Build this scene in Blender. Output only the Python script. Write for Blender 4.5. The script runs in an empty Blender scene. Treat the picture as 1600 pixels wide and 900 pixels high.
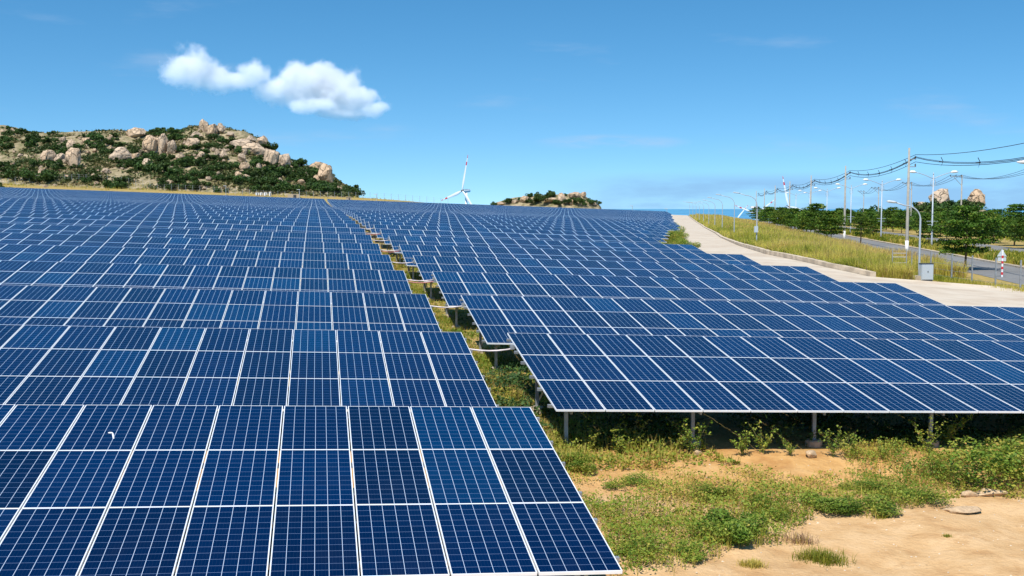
import bpy, math, random
import numpy as np
from mathutils import Vector, Matrix, Euler

# ------------------------------------------------------------------ camera, sky, sun, exposure
S = bpy.context.scene
COL = S.collection
CZ = 5.4                                    # camera height above the road
FPX = 1751.0
PITCH = math.atan(125.0 / FPX)
cam = bpy.data.cameras.new("camera")
cam.sensor_width = 36.0
cam.lens = FPX / 1600.0 * 36.0
cam.clip_start = 0.1
cam.clip_end = 60000.0
cam_o = bpy.data.objects.new("camera", cam)
cam_o.location = (0, 0, CZ)
cam_o.rotation_euler = (math.pi / 2 - PITCH, 0, 0)
COL.objects.link(cam_o)
S.camera = cam_o

SUN_EL = math.radians(56)
SUN_AZ = math.radians(203)                  # clockwise from +Y (north): behind the camera, a little to the left
sdir = Vector((math.sin(SUN_AZ) * math.cos(SUN_EL), math.cos(SUN_AZ) * math.cos(SUN_EL), math.sin(SUN_EL)))
sun = bpy.data.lights.new("sun", 'SUN')
sun.energy = 4.6
sun.angle = math.radians(0.53)
sun.color = (1.0, 0.94, 0.84)
sun_o = bpy.data.objects.new("sun", sun)
sun_o.rotation_euler = sdir.to_track_quat('Z', 'Y').to_euler()
COL.objects.link(sun_o)

W = bpy.data.worlds.new("World")
S.world = W
W.use_nodes = True
nt = W.node_tree
nt.nodes.clear()
def N(nt, typ, **kw):
    n = nt.nodes.new(typ)
    for k, v in kw.items():
        if k.startswith('i_'):
            key = k[2:]
            key = int(key) if key.isdigit() else key.replace('_', ' ')
            n.inputs[key].default_value = v
        else:
            setattr(n, k, v)
    return n
def L(nt, a, b):
    nt.links.new(a, b)
out = N(nt, 'ShaderNodeOutputWorld')
bg = N(nt, 'ShaderNodeBackground', i_Strength=0.15)
sky = N(nt, 'ShaderNodeTexSky', sky_type='NISHITA', sun_disc=False)
sky.sun_elevation = SUN_EL
sky.sun_rotation = SUN_AZ
sky.altitude = 10
sky.air_density = 1.0
sky.dust_density = 0.15
sky.ozone_density = 3.0
hs = N(nt, 'ShaderNodeHueSaturation', i_Hue=.490, i_Saturation=1.30, i_Value=.89)
L(nt, sky.outputs[0], hs.inputs['Color'])
# clear sea air: the sky is read from a little above the model's hazy yellow horizon
tl = N(nt, 'ShaderNodeTexCoord')
ml = N(nt, 'ShaderNodeMapping')
ml.inputs['Scale'].default_value = (1, 1, 1.5)
ml.inputs['Location'].default_value = (0, 0, .105)
vn = N(nt, 'ShaderNodeVectorMath', operation='NORMALIZE')
L(nt, tl.outputs['Generated'], ml.inputs[0]); L(nt, ml.outputs[0], vn.inputs[0]); L(nt, vn.outputs[0], sky.inputs[0])
# thin far cloud: a veil low over the sea and a few faint wisps
tc = N(nt, 'ShaderNodeTexCoord')
sep = N(nt, 'ShaderNodeSeparateXYZ')
L(nt, tc.outputs['Generated'], sep.inputs[0])
mp = N(nt, 'ShaderNodeMapping')
mp.inputs['Scale'].default_value = (5, 5, 26)
L(nt, tc.outputs['Generated'], mp.inputs[0])
nz = N(nt, 'ShaderNodeTexNoise', i_Scale=1.6, i_Detail=7.0, i_Roughness=0.6)
L(nt, mp.outputs[0], nz.inputs['Vector'])
def mrange(nt, src, a, b, c, d, smooth=True):
    m = N(nt, 'ShaderNodeMapRange', clamp=True)
    if smooth: m.interpolation_type = 'SMOOTHSTEP'
    for i, v in zip((1, 2, 3, 4), (a, b, c, d)): m.inputs[i].default_value = v
    L(nt, src, m.inputs[0])
    return m.outputs[0]
def mmath(nt, op, a, b=None):
    m = N(nt, 'ShaderNodeMath', operation=op)
    for i, v in enumerate((a, b)):
        if v is None: continue
        if isinstance(v, (int, float)): m.inputs[i].default_value = v
        else: L(nt, v, m.inputs[i])
    return m.outputs[0]
low = mrange(nt, sep.outputs[2], 0.034, 0.020, 0, 1)
east = mrange(nt, sep.outputs[0], -0.02, 0.14, 0, 1)
veil = mmath(nt, 'MULTIPLY', mmath(nt, 'MULTIPLY', low, east), mrange(nt, nz.outputs[0], 0.34, 0.60, 0.45, 1))
mp2 = N(nt, 'ShaderNodeMapping')
mp2.inputs['Scale'].default_value = (3.2, 3.2, 17)
mp2.inputs['Location'].default_value = (3.3, 1.7, 0.4)
L(nt, tc.outputs['Generated'], mp2.inputs[0])
nz2 = N(nt, 'ShaderNodeTexNoise', i_Scale=1.5, i_Detail=6.0, i_Roughness=0.55)
L(nt, mp2.outputs[0], nz2.inputs['Vector'])
wisp = mmath(nt, 'MULTIPLY', mrange(nt, nz2.outputs[0], 0.56, 0.76, 0, 1), mrange(nt, sep.outputs[2], 0.02, 0.06, 0, 1))
ex = mmath(nt, 'DIVIDE', mmath(nt, 'SUBTRACT', sep.outputs[0], .087), .075)
ez = mmath(nt, 'DIVIDE', mmath(nt, 'SUBTRACT', sep.outputs[2], .0575), .0085)
el = mmath(nt, 'ADD', mmath(nt, 'MULTIPLY', ex, ex), mmath(nt, 'MULTIPLY', ez, ez))
wisp = mmath(nt, 'ADD', wisp, mmath(nt, 'MULTIPLY', mrange(nt, el, 1.0, 0.0, 0, 1.6), mrange(nt, nz.outputs[0], .40, .62, 0, 1)))
mv = N(nt, 'ShaderNodeMixRGB')
mv.inputs[2].default_value = (1.55, 2.95, 4.75, 1)
L(nt, mmath(nt, 'MULTIPLY', veil, 0.85), mv.inputs[0])
L(nt, hs.outputs[0], mv.inputs[1])
mx = N(nt, 'ShaderNodeMixRGB')
mx.inputs[2].default_value = (2.7, 3.5, 4.7, 1)
L(nt, mmath(nt, 'MULTIPLY', wisp, 0.34), mx.inputs[0])
L(nt, mv.outputs[0], mx.inputs[1])
L(nt, mx.outputs[0], bg.inputs[0])
L(nt, bg.outputs[0], out.inputs[0])

S.view_settings.view_transform = 'Standard'
S.view_settings.look = 'None'
S.view_settings.exposure = 0.3
S.view_settings.gamma = 1.0
S.view_settings.use_curve_mapping = False
S.render.engine = 'CYCLES'
S.cycles.max_bounces = 8
S.cycles.diffuse_bounces = 1
S.cycles.glossy_bounces = 3
S.cycles.transmission_bounces = 4
S.cycles.transparent_max_bounces = 12
S.cycles.volume_bounces = 7
S.cycles.caustics_reflective = False
S.cycles.caustics_refractive = False
S.cycles.use_denoising = True
S.cycles.denoiser = 'OPENIMAGEDENOISE'

rng = np.random.default_rng(7)
random.seed(7)

# ------------------------------------------------------------------ the lie of the land (metres, z = 0 on the road)
AZ = math.radians(10.0)                     # the rows run 10 degrees off the view
ca, sa = math.cos(AZ), math.sin(AZ)
OX, OY = -1.24, 27.39                       # where the weedy strip meets the second row
SLOPE = 0.0355                              # the field falls to the right
PITCHROW = 8.95
PW, PL = 1.014, 1.976                       # panel pitch along and up a row
TT = np.array([-30, -8.95, 0, 8.95, 17.9, 26.85, 35.8, 44.75, 53.7, 62.65, 71.6, 80.5, 89.5, 98.4, 107, 116, 125, 200, 270, 380, 420])
ZZ = np.array([-3.96, -3.32, -3.04, -2.78, -2.51, -2.24, -1.985, -1.70, -1.45, -1.26, -1.10, -.97, -.82, -.65, -.48, -.36, -.22, .25, 1.2, 3.3, 4.0]) + CZ
def st(x, y):
    dx, dy = x - OX, y - OY
    return dx * ca + dy * sa, -dx * sa + dy * ca
def xy(s, t):
    return OX + s * ca - t * sa, OY + s * sa + t * ca
def sstep(a, b, x):
    u = np.clip((x - a) / (b - a), 0, 1)
    return u * u * (3 - 2 * u)
def row_top(s, t):
    return np.interp(t, TT, ZZ) - SLOPE * s
def T(x, y):
    x = np.asarray(x, float); y = np.asarray(y, float)
    s, t = st(x, y)
    a = x - .163 * y
    z = np.interp(t, TT, ZZ) - SLOPE * np.clip(s, -260, 170) - 1.62
    z = z + sstep(386, 408, t) * 2.2 * (1 - sstep(10, 75, s))
    w = sstep(8, 21, a)
    z = z * (1 - w)
    return z - np.maximum(0, y - 450) * .1 * sstep(0, 60, s)
cp, sp = math.cos(PITCH), math.sin(PITCH)
def ray(px, py):
    b = (450 - py) / FPX
    return np.array([(px - 800) / FPX, cp + b * sp, b * cp - sp])
def at(px, py, h=None, k0=8, k1=1500):
    """first ground point on the photograph's sight line px, py"""
    h = h or T
    d = ray(px, py)
    ks = np.geomspace(k0, k1, 9000)
    P = d[None] * ks[:, None] + np.array([0, 0, CZ])
    g = P[:, 2] - h(P[:, 0], P[:, 1])
    i = int(np.argmax(g < 0))
    if g[i] >= 0:                            # the sight line passes over the land: stand on the crest line
        i = int(np.argmin(np.abs(P[:, 1] - getattr(h, 'yc', 400)))); P[i, 2] = h(P[i, 0], P[i, 1])
    return P[i]

# value noise used for shaping
def vnoise(p, seed=0):
    p = np.asarray(p, float)
    i = np.floor(p).astype(np.int64); fr = p - i
    fr = fr * fr * (3 - 2 * fr)
    def h(ix):
        n = ix[..., 0] * 374761393 + ix[..., 1] * 668265263 + (ix[..., 2] if p.shape[-1] > 2 else 0) * 2147483647 // 7 + seed * 974711
        n = (n ^ (n >> 13)) * 1274126177
        n = n ^ (n >> 16)
        return (n & 0xffff) / 65535.0
    D = p.shape[-1]
    o = 0
    for c in range(2 ** D):
        off = np.array([(c >> k) & 1 for k in range(D)])
        wgt = np.prod(np.where(off, fr, 1 - fr), axis=-1)
        o = o + wgt * h(i + off)
    return o * 2 - 1
def fbm(p, octv=4, seed=0):
    p = np.asarray(p, float); o = 0; amp = .5
    for k in range(octv):
        o = o + amp * vnoise(p, seed + k); p = p * 2.03 + 13.1; amp *= .5
    return o

# ------------------------------------------------------------------ object helpers
def tag(o, label=None, cat=None, group=None, kind=None):
    for k, v in (('label', label), ('category', cat), ('group', group), ('kind', kind)):
        if v: o[k] = v
    return o
def link(o, parent=None):
    COL.objects.link(o)
    if parent is not None: o.parent = parent
    return o
def empty(name, loc=(0, 0, 0), rz=0.0):
    o = bpy.data.objects.new(name, None)
    o.empty_display_size = .3
    o.location = loc
    o.rotation_euler = (0, 0, rz)
    return link(o)
class MB:
    """collects faces for one mesh"""
    def __init__(s):
        s.v = []; s.f = []; s.m = []; s.n = 0; s.uv = []; s.r = []
    def add(s, verts, faces, mat=0, rnd=None, uv=None):
        verts = np.asarray(verts, float).reshape(-1, 3)
        s.v.append(verts)
        for k, q in enumerate(faces):
            s.f.append([i + s.n for i in q])
            s.m.append(mat)
            s.r.append(0.0 if rnd is None else (rnd if np.isscalar(rnd) else rnd[k]))
        if uv is not None: s.uv.append((len(s.f) - len(faces), uv))
        s.n += len(verts)
        return s
    def box(s, c, d, mat=0, rot=None, rnd=None):
        x, y, z = np.asarray(d) / 2.0
        v = np.array([[a * x, b * y, e * z] for e in (-1, 1) for b in (-1, 1) for a in (-1, 1)])
        if rot is not None: v = v @ np.array(rot).T
        return s.add(v + np.asarray(c), [(0, 2, 3, 1), (4, 5, 7, 6), (0, 1, 5, 4), (2, 6, 7, 3), (0, 4, 6, 2), (1, 3, 7, 5)], mat, rnd)
    def tube(s, pts, rad, n=8, mat=0, cap=True, rnd=None):
        pts = np.asarray(pts, float)
        rad = np.full(len(pts), rad) if np.isscalar(rad) else np.asarray(rad)
        rings = []
        tan = np.gradient(pts, axis=0)
        up = np.array([0, 0, 1.0]) if abs(tan[0][2]) < .9 * np.linalg.norm(tan[0]) else np.array([1.0, 0, 0])
        for i, p in enumerate(pts):
            t = tan[i] / (np.linalg.norm(tan[i]) + 1e-9)
            a = np.cross(t, up); a /= np.linalg.norm(a) + 1e-9
            b = np.cross(t, a); up = -b if np.dot(-b, up) > 0 else b
            an = np.arange(n) * 2 * math.pi / n
            rings.append(p + rad[i] * (np.cos(an)[:, None] * a + np.sin(an)[:, None] * b))
        v = np.concatenate(rings)
        f = [(i * n + j, i * n + (j + 1) % n, (i + 1) * n + (j + 1) % n, (i + 1) * n + j) for i in range(len(pts) - 1) for j in range(n)]
        if cap: f += [tuple(range(n))[::-1], tuple((len(pts) - 1) * n + j for j in range(n))]
        return s.add(v, f, mat, rnd)
    def lathe(s, prof, n=16, c=(0, 0, 0), mat=0):
        an = np.arange(n) * 2 * math.pi / n
        v = np.concatenate([np.stack([r * np.cos(an), r * np.sin(an), np.full(n, z)], 1) for r, z in prof]) + np.asarray(c)
        f = [(i * n + j, i * n + (j + 1) % n, (i + 1) * n + (j + 1) % n, (i + 1) * n + j) for i in range(len(prof) - 1) for j in range(n)]
        f += [tuple(range(n))[::-1], tuple((len(prof) - 1) * n + j for j in range(n))]
        return s.add(v, f, mat)
    def mesh(s, name, mats, smooth=False):
        me = bpy.data.meshes.new(name)
        v = np.concatenate(s.v) if s.v else np.zeros((0, 3))
        fill_mesh(me, v, s.f, s.m, s.r)
        for m in (mats if isinstance(mats, (list, tuple)) else [mats]): me.materials.append(m)
        if smooth: me.polygons.foreach_set('use_smooth', np.ones(len(me.polygons), bool))
        if s.uv:
            l = me.uv_layers.new(name='UVMap')
            ls = np.zeros(len(me.polygons), np.int32); me.polygons.foreach_get('loop_start', ls)
            d = np.zeros(len(me.loops) * 2, np.float32)
            for f0, uv in s.uv:
                for k, q in enumerate(uv):
                    for j, (a, b) in enumerate(q):
                        i = ls[f0 + k] + j; d[2 * i] = a; d[2 * i + 1] = b
            l.data.foreach_set('uv', d)
        me.update()
        return me
    def build(s, name, mats, parent=None, smooth=False):
        return link(bpy.data.objects.new(name, s.mesh(name, mats, smooth)), parent)
def fill_mesh(me, v, faces, mat=None, rnd=None):
    me.vertices.add(len(v)); me.vertices.foreach_set('co', np.ascontiguousarray(v, np.float32).ravel())
    if isinstance(faces, np.ndarray):
        k = faces.shape[1]; nf = len(faces)
        tot = np.full(nf, k, np.int32); idx = faces.astype(np.int32).ravel()
    else:
        nf = len(faces); tot = np.fromiter((len(q) for q in faces), np.int32, nf)
        idx = np.fromiter((i for q in faces for i in q), np.int32)
    me.loops.add(len(idx)); me.loops.foreach_set('vertex_index', idx)
    me.polygons.add(nf)
    st_ = np.concatenate([[0], np.cumsum(tot)[:-1]]).astype(np.int32)
    me.polygons.foreach_set('loop_start', st_)
    me.polygons.foreach_set('use_smooth', np.zeros(nf, bool))
    if mat is not None: me.polygons.foreach_set('material_index', np.asarray(mat, np.int32))
    if rnd is not None:
        at_ = me.attributes.new('rnd', 'FLOAT', 'FACE'); at_.data.foreach_set('value', np.asarray(rnd, np.float32))
    me.update(calc_edges=True)
def np_obj(name, v, f, mats, parent=None, mat=None, rnd=None, smooth=False):
    me = bpy.data.meshes.new(name)
    fill_mesh(me, v, f, mat, rnd)
    for m in (mats if isinstance(mats, (list, tuple)) else [mats]): me.materials.append(m)
    if smooth: me.polygons.foreach_set('use_smooth', np.ones(len(me.polygons), bool))
    return link(bpy.data.objects.new(name, me), parent)
def clone(o, loc=None, rz=None, sc=None, parent=None, label=None, group=None):
    c = o.copy(); COL.objects.link(c)
    if parent is not None: c.parent = parent
    if loc is not None: c.location = loc
    if rz is not None: c.rotation_euler = (0, 0, rz)
    if sc is not None: c.scale = sc if hasattr(sc, '__len__') else (sc, sc, sc)
    if label: c['label'] = label
    if group: c['group'] = group
    for ch in list(o.children):
        d = clone(ch, parent=c)
    return c
ORD = ['first', 'second', 'third', 'fourth', 'fifth', 'sixth', 'seventh', 'eighth', 'ninth', 'tenth', 'eleventh', 'twelfth', 'thirteenth',
       'fourteenth', 'fifteenth', 'sixteenth', 'seventeenth', 'eighteenth', 'nineteenth', 'twentieth']

# ------------------------------------------------------------------ materials
def new_mat(name):
    m = bpy.data.materials.new(name); m.use_nodes = True
    return m, m.node_tree, m.node_tree.nodes['Principled BSDF']
def ramp(nt, src, stops):
    r = N(nt, 'ShaderNodeValToRGB')
    e = r.color_ramp.elements
    while len(e) < len(stops): e.new(.5)
    for q, (p, c) in zip(e, stops):
        q.position = p; q.color = (*c, 1)
    L(nt, src, r.inputs[0])
    return r.outputs[0]
def noise(nt, scale, detail=5, rough=.55, vec=None, coord='Object', dist=0.0):
    n = N(nt, 'ShaderNodeTexNoise', i_Scale=scale, i_Detail=detail, i_Roughness=rough, i_Distortion=dist)
    if vec is None:
        vec = N(nt, 'ShaderNodeTexCoord').outputs[coord]
    L(nt, vec, n.inputs['Vector'])
    return n.outputs[0]
def mixc(nt, fac, a, b, typ='MIX'):
    m = N(nt, 'ShaderNodeMixRGB', blend_type=typ)
    for i, v in ((0, fac), (1, a), (2, b)):
        if isinstance(v, (int, float)): m.inputs[i].default_value = v
        elif isinstance(v, tuple): m.inputs[i].default_value = (*v, 1)
        else: L(nt, v, m.inputs[i])
    return m.outputs[0]
def bump(nt, b, src, strength=.4, dist=.05):
    n = N(nt, 'ShaderNodeBump', i_Strength=strength, i_Distance=dist)
    L(nt, src, n.inputs['Height']); L(nt, n.outputs[0], b.inputs['Normal'])
def simple(name, col, rough=.6, metal=0.0, var=.12, scale=6.0, coord='Object', bmp=0.0):
    m, nt, b = new_mat(name)
    n = noise(nt, scale, coord=coord)
    c = mixc(nt, mrange(nt, n, .3, .7, 0, 1), tuple(x * (1 - var) for x in col), tuple(min(1, x * (1 + var)) for x in col))
    L(nt, c, b.inputs['Base Color'])
    b.inputs['Roughness'].default_value = rough; b.inputs['Metallic'].default_value = metal
    if bmp: bump(nt, b, noise(nt, scale * 5, coord=coord), bmp, .02)
    return m

def mat_cells():
    m, nt, b = new_mat('solar_cells')
    uv = N(nt, 'ShaderNodeUVMap').outputs[0]
    sp_ = N(nt, 'ShaderNodeSeparateXYZ'); L(nt, uv, sp_.inputs[0])
    def lines(src, n, w):
        f = mmath(nt, 'FRACT', mmath(nt, 'MULTIPLY', src, float(n)))
        d = mmath(nt, 'MINIMUM', f, mmath(nt, 'SUBTRACT', 1.0, f))
        return mmath(nt, 'LESS_THAN', d, w)
    col_l = lines(sp_.outputs[0], 6, .0185)        # gaps between cell columns, ~6 mm
    row_l = lines(sp_.outputs[1], 12, .0115)       # thinner gaps between cell rows
    bus = lines(sp_.outputs[0], 24, .028)
    at_ = N(nt, 'ShaderNodeAttribute', attribute_name='rnd')
    oi = N(nt, 'ShaderNodeObjectInfo')
    r = mmath(nt, 'FRACT', mmath(nt, 'ADD', mmath(nt, 'MULTIPLY', at_.outputs['Fac'], 7.31), oi.outputs['Random']))
    # every cell has its own crystal tone
    cv = N(nt, 'ShaderNodeCombineXYZ')
    L(nt, mmath(nt, 'FLOOR', mmath(nt, 'MULTIPLY', sp_.outputs[0], 6.0)), cv.inputs[0])
    L(nt, mmath(nt, 'FLOOR', mmath(nt, 'MULTIPLY', sp_.outputs[1], 12.0)), cv.inputs[1])
    L(nt, mmath(nt, 'MULTIPLY', r, 97.0), cv.inputs[2])
    wn = N(nt, 'ShaderNodeTexWhiteNoise', noise_dimensions='3D'); L(nt, cv.outputs[0], wn.inputs['Vector'])
    base = ramp(nt, r, [(0, (.0004, .0044, .026)), (.25, (.0002, .0066, .038)), (.55, (.0002, .0086, .047)), (.82, (.0002, .0125, .060)), (.96, (.0002, .026, .086)), (1, (.0016, .007, .032))])
    cell = mixc(nt, 1.0, base, mixc(nt, wn.outputs[0], (.86, .88, .9), (1.14, 1.12, 1.1)), 'MULTIPLY')
    cell = mixc(nt, mmath(nt, 'MULTIPLY', bus, .045), cell, (.25, .34, .5))
    cell = mixc(nt, mmath(nt, 'MULTIPLY', row_l, .8), cell, (.26, .38, .62))
    cell = mixc(nt, mmath(nt, 'MULTIPLY', col_l, .95), cell, (.52, .62, .76))
    # a little dust
    geo = N(nt, 'ShaderNodeNewGeometry')
    dn = noise(nt, 1.3, 4, .6, geo.outputs['Position'])
    cell = mixc(nt, mrange(nt, dn, .45, .8, 0.0, .010), cell, (.35, .33, .30))
    L(nt, cell, b.inputs['Base Color'])
    b.inputs['Roughness'].default_value = .6
    b.inputs['Specular IOR Level'].default_value = 0
    # the glass carries a bluish anti-reflection coating
    fr = N(nt, 'ShaderNodeFresnel', i_IOR=1.375)
    gl = N(nt, 'ShaderNodeBsdfGlossy', i_Roughness=.12); gl.inputs['Color'].default_value = (.27, .82, 1, 1)
    ms = N(nt, 'ShaderNodeMixShader'); L(nt, mmath(nt, 'MULTIPLY', fr.outputs[0], 1.0), ms.inputs[0])
    L(nt, b.outputs[0], ms.inputs[1]); L(nt, gl.outputs[0], ms.inputs[2]); L(nt, ms.outputs[0], nt.nodes['Material Output'].inputs[0])
    return m
M = {}
M['cells'] = mat_cells()
M['alu'] = simple('anodised_aluminium', (.86, .88, .90), .45, .05, .04, 3)
M['galv'] = simple('galvanised_steel', (.33, .35, .37), .5, .45, .15, 5)
M['backsheet'] = simple('white_backsheet', (.55, .55, .56), .6)
M['concrete'] = simple('footing_concrete', (.40, .33, .24), .9, 0, .2, 4, bmp=.4)
M['kerb'] = simple('kerb_concrete', (.56, .46, .34), .9, 0, .25, 1.2, bmp=.5)
M['white_paint'] = simple('white_paint', (.80, .81, .82), .4, 0, .04)
M['red_paint'] = simple('red_paint', (.62, .03, .04), .45, 0, .08)
M['grey_paint'] = simple('pale_grey_paint', (.52, .57, .61), .4, 0, .05)
M['cab_paint'] = simple('cabinet_paint', (.44, .50, .56), .95, 0, .01, 1)
M['dark_metal'] = simple('dark_metal', (.05, .055, .06), .5, .2)
M['pole_concrete'] = simple('pole_concrete', (.33, .31, .27), .85, 0, .12, 2, bmp=.2)
M['lamp_paint'] = simple('pole_paint', (.40, .45, .50), .4, .1, .05)
M['cable'] = simple('black_cable', (.035, .035, .04), .6)
M['pipe'] = simple('pale_conduit', (.72, .62, .60), .5, 0, .2, 3)
M['pipe_red'] = simple('red_conduit', (.55, .22, .18), .5, 0, .2, 3)

def mat_ground():
    m, nt, b = new_mat('sandy_ground')
    pos = N(nt, 'ShaderNodeNewGeometry').outputs['Position']
    n1 = noise(nt, .22, 6, .6, pos); n2 = noise(nt, 1.7, 6, .62, pos); n3 = noise(nt, 14, 5, .6, pos)
    c = ramp(nt, n2, [(.25, (.44, .245, .105)), (.45, (.58, .365, .175)), (.62, (.65, .43, .225)), (.85, (.56, .355, .18))])
    c2 = ramp(nt, n2, [(.3, (.42, .20, .06)), (.55, (.60, .34, .12)), (.8, (.66, .42, .18))])
    # redder soil close to the tables (along the field's own axes)
    sx = N(nt, 'ShaderNodeSeparateXYZ'); L(nt, pos, sx.inputs[0])
    tt = mmath(nt, 'ADD', mmath(nt, 'MULTIPLY', sx.outputs[0], -sa), mmath(nt, 'MULTIPLY', sx.outputs[1], ca))
    t0 = OY * ca - OX * sa
    tw = mmath(nt, 'ADD', mmath(nt, 'SUBTRACT', tt, t0), mmath(nt, 'MULTIPLY', mmath(nt, 'SUBTRACT', n1, .5), 5.0))
    c2 = mixc(nt, mmath(nt, 'MULTIPLY', mrange(nt, n2, .42, .62, .9, .4), mrange(nt, tw, -6.0, -4.0, 0, 1)), c2, (.25, .24, .065))
    c = mixc(nt, mrange(nt, tw, -9.6, -7.4, 0, .9), c, c2)
    c = mixc(nt, mrange(nt, n3, .56, .72, 0, .35), c, (.40, .25, .13))
    n4 = noise(nt, .8, 7, .7, pos, dist=2.0)
    c = mixc(nt, mrange(nt, n4, .54, .60, 0, .30), c, (.44, .24, .10))
    n5 = noise(nt, 4.5, 6, .75, pos, dist=.8)
    c = mixc(nt, mrange(nt, n5, .63, .69, 0, .5), c, (.30, .19, .10))
    L(nt, c, b.inputs['Base Color'])
    b.inputs['Roughness'].default_value = .95
    b.inputs['Specular IOR Level'].default_value = .15
    h = mmath(nt, 'ADD', n3, mmath(nt, 'MULTIPLY', n2, 2.0))
    bump(nt, b, h, .55, .06)
    return m
M['ground'] = mat_ground()
def mat_path():
    m, nt, b = new_mat('pale_concrete_path')
    pos = N(nt, 'ShaderNodeNewGeometry').outputs['Position']
    n1 = noise(nt, .35, 6, .65, pos); n2 = noise(nt, 5, 5, .6, pos)
    c = ramp(nt, n1, [(.3, (.46, .36, .26)), (.5, (.57, .48, .37)), (.7, (.62, .54, .43))])
    c = mixc(nt, mrange(nt, n2, .5, .75, 0, .3), c, (.52, .41, .30))
    sx = N(nt, 'ShaderNodeSeparateXYZ'); L(nt, pos, sx.inputs[0])
    jy = mmath(nt, 'FRACT', mmath(nt, 'DIVIDE', mmath(nt, 'ADD', sx.outputs[1], mmath(nt, 'MULTIPLY', sx.outputs[0], .15)), 5.0))
    c = mixc(nt, mmath(nt, 'MULTIPLY', mmath(nt, 'LESS_THAN', jy, .022), .55), c, (.20, .16, .12))
    n4 = noise(nt, .9, 6, .7, pos, dist=1.2)
    c = mixc(nt, mrange(nt, n4, .55, .72, 0, .45), c, (.46, .33, .21))
    n5 = noise(nt, 3.2, 7, .75, pos)
    c = mixc(nt, mrange(nt, n5, .62, .70, 0, .35), c, (.30, .27, .23))
    L(nt, c, b.inputs['Base Color']); b.inputs['Roughness'].default_value = .9
    bump(nt, b, n2, .3, .02)
    return m
M['path'] = mat_path()
def mat_asphalt():
    m, nt, b = new_mat('worn_asphalt')
    pos = N(nt, 'ShaderNodeNewGeometry').outputs['Position']
    n1 = noise(nt, .12, 5, .6, pos); n2 = noise(nt, 2.5, 5, .6, pos)
    c = ramp(nt, n1, [(.3, (.17, .165, .16)), (.6, (.22, .215, .205)), (.8, (.27, .25, .22))])
    c = mixc(nt, mrange(nt, n2, .45, .7, 0, .35), c, (.14, .14, .14))
    L(nt, c, b.inputs['Base Color']); b.inputs['Roughness'].default_value = .9
    return m
M['asphalt'] = mat_asphalt()
def mat_leaf(name, stops, trans=.25, rough=.55, rand_obj=.25):
    m, nt, b = new_mat(name)
    at_ = N(nt, 'ShaderNodeAttribute', attribute_name='rnd')
    oi = N(nt, 'ShaderNodeObjectInfo')
    c = ramp(nt, at_.outputs['Fac'], stops)
    hsv = N(nt, 'ShaderNodeHueSaturation')
    L(nt, mmath(nt, 'ADD', 1 - rand_obj / 2, mmath(nt, 'MULTIPLY', oi.outputs['Random'], rand_obj)), hsv.inputs['Value'])
    L(nt, mmath(nt, 'ADD', .5 - .012, mmath(nt, 'MULTIPLY', oi.outputs['Random'], .024)), hsv.inputs['Hue'])
    L(nt, c, hsv.inputs['Color'])
    L(nt, hsv.outputs[0], b.inputs['Base Color'])
    b.inputs['Roughness'].default_value = rough
    b.inputs['Specular IOR Level'].default_value = .25
    tr = N(nt, 'ShaderNodeBsdfTranslucent'); L(nt, hsv.outputs[0], tr.inputs[0])
    ms = N(nt, 'ShaderNodeMixShader', i_0=trans)
    o = nt.nodes['Material Output']
    L(nt, b.outputs[0], ms.inputs[1]); L(nt, tr.outputs[0], ms.inputs[2]); L(nt, ms.outputs[0], o.inputs[0])
    return m
M['leaf_tree'] = mat_leaf('tree_leaves', [(0, (.038, .09, .010)), (.5, (.095, .19, .022)), (.85, (.17, .27, .03)), (1, (.26, .29, .045))], .42)
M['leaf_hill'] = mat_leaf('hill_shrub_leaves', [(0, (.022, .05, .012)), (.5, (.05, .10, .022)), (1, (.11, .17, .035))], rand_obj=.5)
M['leaf_far'] = mat_leaf('far_leaves', [(0, (.03, .066, .014)), (.5, (.062, .13, .024)), (1, (.11, .18, .03))], rand_obj=.4)
M['leaf_weed'] = mat_leaf('weed_leaves', [(0, (.075, .15, .015)), (.3, (.15, .25, .025)), (.6, (.29, .34, .045)), (.85, (.50, .43, .075)), (1, (.52, .32, .10))], .35)
M['leaf_bush'] = mat_leaf('bush_leaves', [(0, (.08, .15, .018)), (.5, (.17, .26, .03)), (.9, (.30, .37, .06)), (1, (.45, .42, .10))], .35)
M['grass'] = mat_leaf('tall_grass', [(0, (.17, .24, .02)), (.3, (.46, .44, .06)), (.6, (.72, .58, .15)), (.82, (.55, .37, .15)), (1, (.33, .19, .15))], .5)
M['bark'] = simple('bark', (.16, .11, .075), .9, 0, .3, 4, bmp=.5)
M['lime'] = simple('limewash', (.72, .71, .68), .8, 0, .06)
M['twig'] = simple('twig', (.22, .20, .08), .8, 0, .2, 5)
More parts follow.
